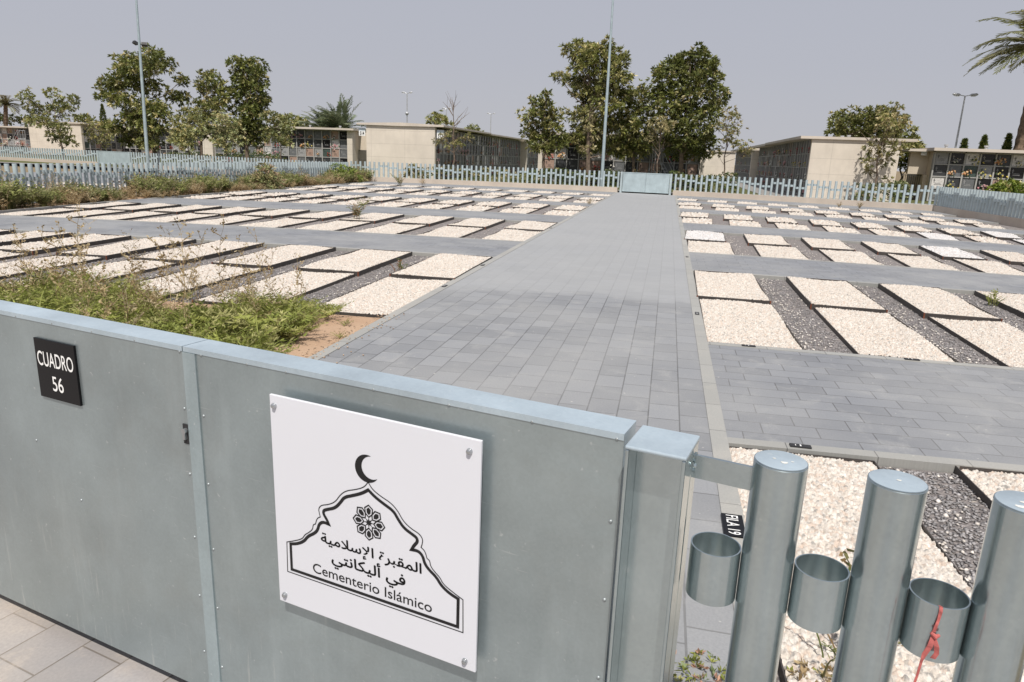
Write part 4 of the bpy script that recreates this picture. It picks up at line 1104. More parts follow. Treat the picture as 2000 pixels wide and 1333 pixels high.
# ---------------------------------------------------------------- poles and lamps
def lean_pole(label, pb_, ptop, r0, r1, heads=None):
    t = empty('mast', pb_); tag(t, label, 'mast')
    d_ = ptop - pb_
    mb = MB(); mb.tube([d_ * (k / 6) for k in range(7)], [r0 + (r1 - r0) * k / 6 for k in range(7)], 14); mb.obj('pole', M_POLE, t, 50)
    mb = MB(); mb.tube([(0, 0, 0), (0, 0, .03)], .22, 14); mb.obj('base_plate', M_POLE, t)
    for px, py, s_ in heads or []:
        p = sight(px, py, pb_.y) - pb_
        mb = MB(); mb.box(-.16, -.12, -.09, .16, .12, .07); mb.mi = 1; mb.box(-.13, -.125, -.07, .13, -.12, .05)
        o = mb.obj('floodlight', [M_LAMPD, M_IRON], t); o.location = p; o.rotation_euler = (-.5, 0, s_ * .5)
        mb = MB(); q = Vector((d_.x * p.z / d_.z, d_.y * p.z / d_.z, p.z)); mb.tube([q, p], .025, 6); mb.obj('bracket', M_LAMPD, t)
    return t
b_ = foot(1179, 39.4); lean_pole('tall plain flagpole left of the far gate', b_, Vector((b_.x - .06, 39.4, 13.5)), .095, .035)
b_ = sight(288.5, 318, 40.3); b_.z = 0; lean_pole('tall mast with two dark floodlights left, beside the big tree', b_, Vector((b_.x + .30, 40.3, 14.0)), .11, .04, [(264.5, 84, -1), (282, 87, 1)])
def lamp_post(label, px, pytop, Y, arm, ball=None, big=False):
    ztop = sight(px, pytop, Y).z; t = empty('street_lamp', foot(px, Y)); t.location.x = sight(px, pytop, Y).x; tag(t, label, 'lamp')
    mb = MB(); mb.tube([(0, 0, 0), (0, 0, ztop)], [.09, .05], 10); mb.obj('pole', M_LAMPG, t, 50)
    for s_ in (-1, 1):
        mb = MB(); mb.tube([(0, 0, ztop - .03), (s_ * arm, 0, ztop + .06)], .03, 6); mb.obj('arm', M_LAMPG, t)
        k = .7 if big else .5
        mb = MB(); mb.tube([(s_ * (arm - .15 * k), 0, ztop + .05), (s_ * arm, 0, ztop + .07), (s_ * (arm + .5 * k), 0, ztop + .10), (s_ * (arm + .65 * k), 0, ztop + .10)], [.05 * k, .13 * k, .14 * k, .05 * k], 10)
        mb.mi = 1; mb.box(s_ * arm - .02 + (0 if s_ > 0 else -.38 * k), -.09 * k, ztop - .075 * k, s_ * arm + .02 + (.38 * k if s_ > 0 else 0), .09 * k, ztop - .03 * k)
        mb.obj('lamp_head', [M_LAMPG, M_GLASSW], t, 50)
    if ball:
        z = sight(px, ball, Y).z; mb = MB()
        mb.tube([(0, -.02, z - .2), (0, -.02, z - .1), (0, -.02, z), (0, -.02, z + .1), (0, -.02, z + .2)], [.03, .16, .2, .16, .03], 10); mb.obj('camera_dome', M_LAMPG, t, 60)
    return t
lamp_post('slim double street lamp with a dome above the central block', 795, 182.5, 75, .28, 222)
lamp_post('small distant double street lamp right of the dead tree', 959, 223, 112, .35)
lamp_post('large double street lamp leaning over the right edge block', 1885, 187.5, 62, .42, None, True)
lamp_post('small street lamp half hidden behind the dead tree', 872, 213.5, 80, .2)

# ---------------------------------------------------------------- trees
DARK = [(0.133, 0.151, 0.039), (0.176, 0.188, 0.049), (0.101, 0.122, 0.034)]
OLIVE = [(0.209, 0.216, 0.067), (0.277, 0.265, 0.091), (0.155, 0.167, 0.053)]
PALEG = [(0.270, 0.299, 0.137), (0.363, 0.376, 0.188), (0.196, 0.223, 0.091)]
DRY = [(0.323, 0.286, 0.149), (0.403, 0.342, 0.181), (0.243, 0.230, 0.111)]
TIP = (0.497, 0.432, 0.207)
def leaf_tufts(centers, axes, L, wd, nb, cols, tipf=.25, seed=0, spread=.85, tint=None):
    """whorls of slender leaves"""
    g = np.random.default_rng(seed); N = len(centers)
    C = np.repeat(np.asarray(centers), nb, 0); A = np.repeat(np.asarray(axes), nb, 0)
    rnd = g.normal(0, 1, (N * nb, 3)); rnd -= (rnd * A).sum(1, keepdims=True) * A; rnd /= np.linalg.norm(rnd, axis=1, keepdims=True) + 1e-6
    D = A * g.uniform(.25, 1.0, (N * nb, 1)) + rnd * spread * g.uniform(.5, 1.1, (N * nb, 1)); D /= np.linalg.norm(D, axis=1, keepdims=True)
    S = np.cross(D, g.normal(0, 1, (N * nb, 3))); S /= np.linalg.norm(S, axis=1, keepdims=True) + 1e-6
    ln = L * g.uniform(.6, 1.25, (N * nb, 1)); w_ = wd * g.uniform(.7, 1.3, (N * nb, 1))
    st = C + D * ln * .08
    mid = C + D * ln * .5; tip = C + D * ln; tip[:, 2] -= (ln[:, 0] * g.uniform(.02, .22, N * nb))
    V = np.stack([st, mid + S * w_ * .5, tip, mid - S * w_ * .5], 1).reshape(-1, 3)
    F = np.arange(N * nb * 4).reshape(-1, 4)
    pal = np.array(cols)[g.integers(0, len(cols), N)]
    t = (g.random(N) < tipf)[:, None] * g.uniform(.4, 1.0, (N, 1))
    pal = pal * (1 - t) + np.array(TIP) * t
    if tint is not None: pal = pal * (1 - .0) * tint
    pal = pal * g.uniform(.82, 1.18, (N, 1))
    col_ = np.repeat(np.repeat(pal, nb, 0) * g.uniform(.85, 1.15, (N * nb, 1)), 4, 0)
    return V, F, col_
def tree(name, label, base, Y, blobs, cols, dens=1.0, tipf=.25, L=.34, wd=.095, trunk_r=.13, seed=1, group=None, top=None, dead=None, bare_limbs=0):
    g = random.Random(seed); gn = np.random.default_rng(seed)
    b0 = foot(base[0], Y); root = empty(name, b0); tag(root, label, 'tree', group)
    mpp = Y / FPX * 1.02
    cs = []
    for (px, py, rx, ry) in blobs:
        p = sight(px, py, Y) - b0; rx_, ry_ = rx * mpp, ry * mpp
        half = max(abs(q[0] - base[0]) + q[2] for q in blobs) * mpp
        dx = abs(p.x) / max(half, .1)
        p.y += g.uniform(-1, 1) * half * .5 * (1 - dx * .6)
        cs.append((p, rx_, ry_))
    # wood
    tp = top or blobs[0]
    ptop = sight(tp[0], tp[1], Y) - b0
    mb = MB(); K = 7
    path = [Vector((ptop.x * (k / K) ** 1.5 + g.gauss(0, .05) * (0 < k), g.gauss(0, .05) * (0 < k), ptop.z * k / K)) for k in range(K + 1)]
    mb.tube(path, [trunk_r * (1 - .85 * k / K) * (1.25 if k == 0 else 1) for k in range(K + 1)], 8)
    def on_trunk(z):
        z = max(.02, min(.98, z / ptop.z)) * K; k = int(z); return path[k].lerp(path[min(k + 1, K)], z - k)
    for (p, rx_, ry_) in cs:
        if p.z < .25 * ptop.z and p.z < 1: continue
        s_ = on_trunk(p.z * .72); m = s_.lerp(p, .5) + Vector((0, 0, -.08 * (p - s_).length)); r0 = trunk_r * (.42 - .25 * min(1, s_.z / ptop.z))
        mb.tube([s_, m, p], [r0, r0 * .6, r0 * .25], 5, False)
        for q in range(4):
            e = p + Vector((g.uniform(-1, 1) * rx_, g.uniform(-1, 1) * rx_, g.uniform(-.3, 1) * ry_)) * .9
            mb.tube([m.lerp(p, g.uniform(.2, 1)), e], [r0 * .28, r0 * .08], 4, False)
    for q in range(bare_limbs):
        z0 = g.uniform(.5, .95); s_ = on_trunk(z0 * ptop.z); e = s_ + Vector((g.uniform(-1, 1), g.uniform(-.6, .6), g.uniform(.3, 1.1))) * g.uniform(.5, 1.2)
        mb.tube([s_, s_.lerp(e, .5) + Vector((0, 0, .05)), e], [.022, .014, .005], 4, False)
        e2 = e + Vector((g.uniform(-.4, .4), 0, g.uniform(.1, .4))); mb.tube([s_.lerp(e, .6), e2], [.01, .004], 4, False)
    mb.obj('trunk', M_BARK, root)
    # crown
    P, A, TN = [], [], []
    for (p, rx_, ry_) in cs:
        n = max(6, int(math.pi * (rx_ / mpp) * (ry_ / mpp) / 12 * dens)); TN.append(np.full((n, 1), g.uniform(.78, 1.22)))
        u = gn.normal(0, 1, (n, 3)); u /= np.linalg.norm(u, axis=1, keepdims=True)
        rad = gn.random(n)[:, None] ** .5
        lump = 1 + .18 * np.sin(u[:, :1] * 5 + p.x * 3) * np.cos(u[:, 2:] * 4 + p.z * 2)
        q = u * rad * lump * np.array([rx_ * 1.2, (rx_ + ry_) * .6, ry_ * 1.28]); P.append(np.array(p)[None] + q)
        ax = u * .75 + np.array([0, 0, .55]) + gn.normal(0, .35, (n, 3)); A.append(ax / np.linalg.norm(ax, axis=1, keepdims=True))
    V, F, C = leaf_tufts(np.concatenate(P), np.concatenate(A), L * .78, wd * .82, 10, cols, tipf * .6, seed, .85, np.concatenate(TN))
    put('crown', np_mesh('crown', V, F, M_LEAF, C), root)
    return root
GT = None
tree('broadleaf_tree', 'small tree before the cream end wall at far left', (123, 305), 47, [(96, 182, 16, 9), (62, 190, 16, 12), (104, 197, 25, 12), (125, 193, 9, 9), (72, 213, 26, 13), (108, 217, 26, 14), (72, 235, 20, 11), (105, 240, 28, 12), (128, 252, 22, 11), (98, 268, 18, 9), (140, 268, 16, 9), (112, 279, 16, 7)], OLIVE + PALEG[:1], 1.0, .25, .3, .09, .09, 101, top=(100, 195))
tree('broadleaf_tree', 'thin dry tree before the dark niches at left', (197, 305), 50, [(195, 247, 24, 11), (186, 270, 24, 12), (208, 268, 22, 12), (222, 258, 10, 8), (176, 258, 12, 8), (212, 284, 10, 6)], DRY + OLIVE, .75, .3, .26, .07, .05, 102, top=(197, 243), bare_limbs=4)
tree('broadleaf_tree', 'largest bushy tree on the left, beside the floodlight mast', (304, 316), 46, [(265, 100, 26, 13), (255, 118, 30, 12), (298, 122, 30, 14), (238, 138, 28, 11), (280, 142, 40, 14), (322, 135, 16, 12), (212, 170, 24, 9), (252, 165, 34, 12), (295, 170, 38, 14), (335, 155, 14, 9), (325, 188, 22, 12), (228, 192, 22, 9), (268, 198, 34, 12), (310, 212, 34, 14), (245, 226, 28, 11), (338, 222, 18, 13), (285, 236, 34, 13), (245, 252, 26, 12), (322, 250, 26, 14), (278, 266, 36, 12), (310, 282, 26, 10), (256, 276, 18, 8)], DARK + OLIVE[:1], 1.1, .3, .38, .11, .17, 103, top=(268, 115))
tree('broadleaf_tree', 'pale small tree between the big left tree and the dark pair', (368, 318), 44, [(365, 222, 16, 10), (375, 238, 26, 13), (350, 254, 26, 13), (384, 260, 24, 13), (360, 274, 28, 11), (338, 240, 14, 10), (340, 272, 18, 10), (376, 286, 18, 8)], PALEG + OLIVE[:2], 1.0, .4, .28, .08, .05, 104, top=(368, 225))
tree('broadleaf_tree', 'leaning dark tree left of the tallest left one', (392, 314), 47, [(398, 150, 22, 11), (424, 160, 18, 11), (384, 168, 14, 12), (410, 178, 34, 12), (440, 188, 14, 12), (392, 204, 34, 13), (428, 210, 28, 13), (380, 228, 24, 11), (414, 236, 34, 13), (400, 258, 24, 11)], OLIVE + DARK, 1.0, .35, .34, .1, .12, 105, top=(404, 160))
tree('broadleaf_tree', 'dense dark tree with tall crown, rightmost of the left group', (481, 316), 47, [(462, 124, 22, 11), (488, 128, 24, 13), (508, 140, 14, 11), (456, 146, 15, 14), (484, 158, 34, 14), (512, 172, 13, 12), (462, 178, 24, 14), (496, 192, 28, 14), (516, 200, 13, 9), (470, 210, 30, 14), (500, 222, 26, 14), (478, 242, 32, 14), (505, 250, 20, 12), (462, 258, 24, 12), (490, 272, 28, 12)], DARK, 1.15, .18, .36, .11, .16, 106, top=(482, 140))
tree('broadleaf_tree', 'slim pale tree in front of the dense dark left tree', (443, 316), 43, [(440, 232, 20, 11), (448, 248, 24, 13), (426, 258, 18, 11), (454, 270, 24, 12), (430, 278, 22, 10), (446, 286, 16, 7)], PALEG + DRY[:1], 1.0, .45, .27, .08, .045, 107, top=(442, 238))
tree('broadleaf_tree', 'pale tree beside the long niche block, right of the left group', (547, 320), 45, [(532, 228, 18, 9), (548, 240, 24, 11), (530, 256, 22, 10), (562, 254, 14, 9), (545, 270, 26, 10), (566, 278, 12, 7)], PALEG + OLIVE, .95, .35, .3, .09, .06, 108, top=(545, 235))
tree('broadleaf_tree', 'medium tree at the left of the right hand tree cluster', (1064, 338), 45, [(1069, 187, 8, 8), (1052, 198, 18, 8), (1064, 212, 22, 11), (1036, 226, 20, 9), (1072, 230, 24, 13), (1046, 244, 26, 12), (1082, 252, 20, 14), (1034, 262, 16, 9), (1060, 270, 30, 12), (1086, 282, 18, 10), (1058, 290, 24, 9)], OLIVE + DARK, 1.0, .3, .34, .1, .1, 109, top=(1064, 205))
tree('broadleaf_tree', 'tallest tree of the right cluster, just left of the flagpole', (1152, 346), 46, [(1124, 84, 10, 9), (1108, 98, 9, 8), (1146, 92, 22, 9), (1186, 90, 13, 9), (1132, 108, 22, 11), (1168, 110, 28, 13), (1204, 108, 14, 11), (1222, 122, 9, 10), (1148, 130, 30, 13), (1190, 134, 28, 14), (1098, 156, 16, 7), (1124, 158, 22, 10), (1160, 156, 30, 14), (1204, 156, 24, 13), (1226, 152, 9, 7), (1136, 178, 22, 10), (1176, 180, 30, 14), (1214, 184, 24, 11), (1150, 200, 20, 10), (1190, 206, 30, 12), (1130, 222, 22, 9), (1166, 228, 30, 13), (1200, 236, 24, 13), (1140, 248, 30, 12), (1180, 258, 32, 14), (1122, 270, 18, 11), (1156, 282, 32, 13), (1194, 290, 24, 11)], OLIVE + DARK[:2], 1.05, .38, .38, .1, .16, 110, top=(1152, 110))
tree('broadleaf_tree', 'dark middle tree between the tallest and the dense right one', (1240, 348), 47, [(1252, 172, 9, 10), (1238, 192, 15, 11), (1262, 196, 12, 12), (1228, 216, 20, 13), (1256, 224, 24, 14), (1218, 242, 20, 12), (1248, 252, 28, 14), (1270, 262, 13, 12), (1224, 272, 24, 13), (1256, 284, 26, 12), (1230, 300, 24, 10)], DARK + OLIVE[:2], 1.1, .22, .36, .1, .11, 111, top=(1246, 195))
tree('broadleaf_tree', 'dense dark rounded tree at the right of the right cluster', (1332, 350), 46, [(1364, 103, 15, 9), (1342, 108, 18, 10), (1318, 122, 15, 10), (1378, 118, 15, 10), (1292, 132, 13, 9), (1348, 132, 34, 14), (1392, 138, 10, 12), (1284, 152, 11, 11), (1318, 152, 28, 14), (1366, 156, 28, 14), (1404, 150, 7, 12), (1278, 180, 13, 11), (1306, 184, 26, 14), (1346, 186, 28, 14), (1388, 182, 16, 11), (1412, 186, 9, 12), (1400, 202, 13, 8), (1300, 214, 24, 13), (1340, 218, 30, 14), (1380, 216, 22, 12), (1296, 242, 18, 11), (1326, 248, 30, 14), (1366, 248, 28, 13), (1310, 272, 22, 12), (1350, 278, 32, 13), (1384, 274, 15, 10), (1332, 298, 30, 10), (1368, 298, 20, 9)], DARK + DARK[:1] + OLIVE[:1], 1.15, .16, .36, .11, .17, 112, top=(1350, 130))
tree('broadleaf_tree', 'thin sparse tree right of the dense rounded tree', (1421, 352), 44, [(1420, 222, 16, 8), (1438, 232, 12, 8), (1410, 246, 14, 8), (1432, 258, 16, 9), (1448, 282, 20, 9), (1418, 274, 12, 7), (1404, 302, 8, 9), (1456, 296, 12, 6)], DRY + OLIVE, .7, .35, .27, .075, .05, 113, top=(1426, 212), bare_limbs=6)
tree('broadleaf_tree', 'small dry umbrella shaped tree before the dense rounded tree', (1283, 346), 42, [(1290, 238, 16, 7), (1302, 246, 14, 6), (1276, 252, 12, 6), (1292, 254, 14, 5), (1270, 268, 8, 6)], DRY, .9, .2, .26, .06, .05, 114, top=(1290, 244), bare_limbs=3)
tree('broadleaf_tree', 'young brownish tree in front of the tallest right tree', (1153, 348), 42, [(1154, 228, 12, 12), (1146, 250, 14, 9), (1162, 262, 14, 9), (1150, 292, 18, 7), (1142, 300, 10, 5)], DRY + OLIVE[:1], .5, .2, .26, .07, .05, 115, top=(1152, 205), bare_limbs=5)
tree('broadleaf_tree', 'thin young tree before the bare right end wall', (1717, 372), 41, [(1762, 207, 7, 5), (1740, 218, 18, 9), (1765, 232, 10, 6), (1722, 240, 16, 11), (1748, 246, 16, 11), (1772, 240, 6, 4), (1732, 266, 20, 11), (1708, 290, 16, 10), (1744, 292, 18, 11), (1692, 318, 10, 8), (1728, 312, 14, 9), (1702, 338, 8, 6), (1736, 352, 7, 5)], OLIVE + DRY[:2], .75, .3, .26, .08, .06, 116, top=(1738, 222), bare_limbs=4)
tree('broadleaf_tree', 'dark bushy tree right of the bare right end wall', (1768, 372), 48, [(1762, 292, 20, 14), (1780, 300, 14, 11), (1756, 318, 20, 9), (1774, 325, 12, 7)], DARK + OLIVE[:1], 1.1, .2, .34, .1, .09, 117)
tree('broadleaf_tree', 'large rounded green tree rising behind the right block', (1700, 380), 70, [(1640, 236, 16, 13), (1660, 234, 22, 15), (1690, 232, 24, 14), (1722, 226, 20, 12), (1745, 238, 22, 15), (1634, 256, 13, 12), (1670, 258, 34, 16), (1715, 254, 30, 18), (1762, 262, 20, 16), (1784, 282, 14, 13), (1795, 298, 10, 10), (1740, 282, 34, 18), (1690, 282, 40, 16)], OLIVE + DARK[:1], 1.0, .12, .5, .16, .25, 118)
tree('broadleaf_tree', 'half dead tree with bare top before the central block', (887, 338), 42, [(878, 262, 10, 6), (862, 276, 14, 5), (902, 276, 16, 6), (884, 284, 18, 6), (912, 266, 9, 5), (868, 266, 9, 5)], DRY + OLIVE, .9, .2, .25, .06, .07, 119, top=(886, 200), bare_limbs=12)
tree('broadleaf_tree', 'round green tree top showing over the central block roof', (855, 330), 62, [(846, 230, 10, 7), (862, 232, 14, 9), (850, 240, 18, 7), (874, 242, 8, 5)], OLIVE + PALEG[:1], 1.1, .2, .42, .13, .12, 120)
tree('broadleaf_tree', 'low green tree top behind the central block, near the distant lamp', (926, 330), 80, [(926, 254, 13, 7), (916, 258, 8, 5), (936, 260, 8, 5)], PALEG, 1.2, .2, .5, .16, .12, 121)
tree('broadleaf_tree', 'olive tree top behind the long block, left of the palm clump', (560, 330), 72, [(548, 234, 16, 8), (572, 238, 22, 10), (596, 240, 12, 8), (540, 246, 16, 9), (580, 250, 26, 8)], OLIVE + PALEG[:1], 1.1, .2, .48, .15, .15, 122)
tree('broadleaf_tree', 'dark tree mass behind the far left block, under the palm', (20, 300), 95, [(8, 232, 18, 9), (35, 236, 20, 8), (58, 238, 14, 7), (-10, 238, 14, 9)], DARK, 1.2, .1, .6, .2, .2, 123)
tree('broadleaf_tree', 'dark tree line behind the cream end wall, left of the cypress', (150, 300), 100, [(135, 230, 12, 6), (152, 234, 18, 7), (178, 233, 16, 7), (165, 240, 22, 6), (212, 240, 10, 6)], DARK + OLIVE[:1], 1.2, .1, .6, .2, .2, 124)
def cypress(label, px, pyt, pyb, Y, rpx, seed):
    b0 = foot(px, Y); zt = sight(px, pyt, Y).z; r_ = rpx * Y / FPX; root = empty('cypress', b0); root.location.x = sight(px, pyt, Y).x
    tag(root, label, 'tree', 'cypresses behind the blocks')
    mb = MB(); mb.tube([(0, 0, 0), (0, 0, zt * .9)], [.12, .02], 6); mb.obj('trunk', M_BARK, root)
    g = np.random.default_rng(seed); n = 1000
    z = g.uniform(.12, 1, n); th = g.uniform(0, 6.283, n); prof = r_ * np.minimum(1, (1 - z) * 3.2 + .08) * np.minimum(1, z * 5) * g.uniform(.55, 1.0, n)
    P = np.stack([np.cos(th) * prof, np.sin(th) * prof, z * zt], 1); A = np.stack([np.cos(th) * .4, np.sin(th) * .4, np.ones(n)], 1); A /= np.linalg.norm(A, axis=1, keepdims=True)
    V, F, C = leaf_tufts(P, A, .24, .07, 6, DARK + [(.05, .085, .025)], .0, seed, .45); put('crown', np_mesh('crown', V, F, M_LEAF, C), root)
cypress('dark cypress behind the far left block', 199, 205, 240, 95, 6.5, 1)
cypress('slim cypress nearest the street lamp, left of three', 1885, 274, 295, 60, 5.5, 2)
cypress('slim cypress in the middle of the three at right', 1924, 268, 295, 60, 6.0, 3)
cypress('slim cypress next to the palm trunk at right', 1971, 265, 295, 60, 6.0, 4)
def palm(label, base_px, top, Y, fr, n, wind, seed, trunk_r=.28, up=.7, droop=1.0, cols=None, tvis=True, leafL=.42):
    g = random.Random(seed); pt = sight(top[0], top[1], Y); b0 = foot(base_px, Y); root = empty('palm_tree', b0); tag(root, label, 'palm tree')
    ct = pt - b0
    mb = MB(); K = 14
    rr = []
    pts = []
    for k in range(K * 2 + 1):
        t = k / (K * 2); pts.append(Vector((ct.x * t ** .8, ct.y * t, ct.z * t))); rr.append(trunk_r * (1.0 if k % 2 else .88) * (1.1 - .2 * t))
    mb.tube(pts, rr, 10); mb.obj('trunk', M_PALMT, root)
    cols = cols or [(.09, .11, .05), (.13, .14, .07), (.07, .09, .04)]
    for q in range(n):
        az = 2 * math.pi * q / n + g.uniform(-.2, .2); el = g.uniform(-.25, 1.15) * up + .15
        d_ = Vector((math.cos(az) * math.cos(el), math.sin(az) * math.cos(el), math.sin(el)))
        V, F, C = [], [], []; Ln = fr * g.uniform(.8, 1.1); p = Vector(ct); S_ = 16; spine = [Vector(p)]
        c_ = g.choice(cols)
        for s_ in range(S_):
            t = (s_ + 1) / S_
            d_ = (d_ + Vector((wind[0] * .05, wind[1] * .05, -.085 * droop * (0.4 + t)))).normalized(); p = p + d_ * Ln / S_; spine.append(Vector(p))
        for s_ in range(1, S_ + 1):
            t = s_ / S_; dd = (spine[s_] - spine[s_ - 1]).normalized(); sd_ = dd.cross(Vector((0, 0, 1))).normalized(); upv = sd_.cross(dd)
            ll = leafL * fr / 3 * (math.sin(math.pi * min(1, t * .85 + .12)) ** .6) * 1.4
            for sgn in (-1, 1):
                for h_ in range(2):
                    o_ = spine[s_ - 1].lerp(spine[s_], h_ * .5)
                    ld = (sd_ * sgn + dd * .75 + upv * g.uniform(-.1, .35) + Vector((wind[0], wind[1], -.25)) * .3).normalized(); e = o_ + ld * ll * g.uniform(.8, 1.15); e.z -= ll * .15
                    w_ = dd * .05 * fr / 3; b_ = len(V)
                    V += [tuple(o_ - w_), tuple(o_.lerp(e, .5) - w_ * 1.1), tuple(e), tuple(o_.lerp(e, .5) + w_ * 1.1)]
                    F.append((b_, b_ + 1, b_ + 2, b_ + 3)); kx = g.uniform(.75, 1.25); C += [tuple(x * kx for x in c_)] * 4
        for s_ in range(S_):
            a_, e = spine[s_], spine[s_ + 1]; w_ = Vector((0, 0, .03 * (1 - s_ / S_) + .006)) * fr / 3; b_ = len(V)
            V += [tuple(a_ - w_), tuple(e - w_), tuple(e + w_), tuple(a_ + w_)]; F.append((b_, b_ + 1, b_ + 2, b_ + 3)); C += [(.16, .15, .07)] * 4
        put('frond', np_mesh('frond', V, F, M_LEAF, np.array(C)), root)
    return root
palm('tall palm leaning at the right edge, fronds blown left', 1984, (2038, 92), 60, 4.9, 46, (-.6, 0), 5, .36, .75, 1.0, [(.22, .225, .09), (.29, .27, .13), (.17, .18, .065)])
palm('short palm with drooping fronds at the far left edge', 10, (11, 205), 92, 2.7, 30, (0, 0), 6, .32, .8, 1.2, [(.19, .19, .085), (.24, .21, .11), (.15, .155, .065)])
palm('wind blown grey green palm behind the long block', 668, (664, 257), 68, 3.4, 70, (-.7, 0), 7, .3, 1.0, .85, [(.17, .21, .115), (.22, .25, .15), (.13, .165, .085)], leafL=.5)
palm('second wind blown palm rising close behind the long block', 640, (636, 262), 70, 3.2, 56, (-.7, 0), 8, .3, 1.0, .8, [(.16, .20, .11), (.22, .245, .15)], leafL=.5)

# hedges and shrubs behind the fences
def hedge(name, label, x0, x1, y0, y1, h, cols, seed, dens=60, L=.16, dome=False):
    c = Vector(((x0 + x1) / 2, (y0 + y1) / 2, 0)); root = empty(name, c); tag(root, label, 'hedge' if name == 'hedge' else 'shrub')
    g = np.random.default_rng(seed); n = int((x1 - x0 + .5) * h * dens + (x1 - x0) * (y1 - y0) * dens * .6)
    if dome:
        u = g.normal(0, 1, (n, 3)); u /= np.linalg.norm(u, axis=1, keepdims=True); u[:, 2] = np.abs(u[:, 2]); r_ = g.uniform(.6, 1, (n, 1))
        P = u * r_ * np.array([(x1 - x0) / 2, (y1 - y0) / 2, h]); A = u + np.array([0, 0, .4])
    else:
        P = np.stack([g.uniform(-(x1 - x0) / 2, (x1 - x0) / 2, n), g.uniform(-(y1 - y0) / 2, (y1 - y0) / 2, n), h * g.uniform(.05, 1, n) ** .7], 1)
        P[:, 2] *= 1 + .12 * np.sin(P[:, 0] * 2.1 + seed); A = np.stack([np.zeros(n), -np.ones(n) * .4, np.ones(n)], 1) + g.normal(0, .5, (n, 3))
    A /= np.linalg.norm(A, axis=1, keepdims=True)
    V, F, C = leaf_tufts(P, A, L, L * .38, 7, cols, .1, seed, 1.0); put('leaves', np_mesh('leaves', V, F, M_LEAF, C), root)
    mb = MB()
    rr = random.Random(seed)
    for k in range(max(3, int((x1 - x0) * 2))):
        x = rr.uniform(-(x1 - x0) / 2, (x1 - x0) / 2) * .8; mb.tube([(x, 0, 0), (x + rr.uniform(-.1, .1), rr.uniform(-.1, .1), h * .7)], [.025, .01], 5)
    mb.obj('stems', M_BARK, root)
    return root
BR = [(.085, .12, .035), (.115, .145, .05), (.07, .09, .03)]
hedge('hedge', 'clipped hedge behind the far fence, left of the far gate', foot(1030, 42.2).x, foot(1212, 42.2).x, 41.7, 42.9, .9, BR, 41)
hedge('hedge', 'brownish low hedge behind the far fence below the central block', foot(800, 42.6).x, foot(1025, 42.6).x, 42.0, 43.2, .75, BR + DRY, 42, 45)
hedge('hedge', 'clipped hedge behind the far fence, right of the far gate', foot(1312, 41.4).x, foot(1446, 41.4).x, 40.6, 41.9, 1.0, BR, 43)
hedge('hedge', 'square hedge behind the far fence under the thin young tree', foot(1684, 40.0).x, foot(1788, 40.0).x, 39.2, 40.6, .95, BR + PALEG[:1], 44)
hedge('hedge', 'green hedge before the long block, left part', foot(445, 55).x, foot(548, 55).x, 54.2, 55.8, 1.15, BR + [(.07, .12, .02)], 45, 40)
hedge('hedge', 'low shrubs before the block behind the left trees', foot(330, 60).x, foot(440, 60).x, 59.4, 60.6, .8, BR, 46, 40)
hedge('shrub', 'bright green rounded shrub before the right edge block', foot(1938, 41).x, foot(2040, 41).x, 40, 42.4, sight(1985, 352, 41).z, [(.17, .22, .03), (.23, .27, .045), (.12, .17, .025)], 47, 90, .22, True)
hedge('shrub', 'dry wispy shrub at the foot of the central end wall', foot(790, 43.6).x, foot(825, 43.6).x, 43.2, 44, .9, DRY, 48, 30, .3, True)

# ---------------------------------------------------------------- weeds
def fern_proto(g, stems, hgt, spread, cols, leaf=.03, pairs=9):
    V, F, C = [], [], []
    for s_ in range(stems):
        az = g.uniform(0, 6.283); d_ = Vector((math.cos(az) * spread * g.uniform(.3, 1), math.sin(az) * spread * g.uniform(.3, 1), 1)).normalized()
        p = Vector((g.gauss(0, .03), g.gauss(0, .03), 0)); H_ = hgt * g.uniform(.5, 1.1); c_ = g.choice(cols)
        for k in range(pairs):
            t = k / pairs; q = p + d_ * (H_ / pairs); d_ = (d_ + Vector((math.cos(az), math.sin(az), -.25)) * .10 + Vector((g.gauss(0, .06), g.gauss(0, .06), 0))).normalized()
            w_ = Vector((.003, 0, 0)); b_ = len(V); V += [tuple(p - w_), tuple(p + w_), tuple(q + w_), tuple(q - w_)]; F.append((b_, b_ + 1, b_ + 2, b_ + 3)); C += [tuple(x * .8 for x in c_)] * 4
            if t > .15:
                for l_ in range(3):
                    a2 = g.uniform(0, 6.283); ld = (Vector((math.cos(a2), math.sin(a2), g.uniform(.1, .9)))).normalized(); ln = leaf * g.uniform(.8, 1.9); e = q + ld * ln
                    sd_ = ld.cross(d_); sd_ = sd_.normalized() * leaf * .16 if sd_.length > .01 else Vector((leaf * .16, 0, 0))
                    b_ = len(V); V += [tuple(q), tuple(q.lerp(e, .5) + sd_), tuple(e), tuple(q.lerp(e, .5) - sd_)]; F.append((b_, b_ + 1, b_ + 2, b_ + 3)); k_ = g.uniform(.7, 1.3); C += [tuple(x * k_ for x in c_)] * 4
            p = q
    return np.array(V), np.array(F), np.array(C)
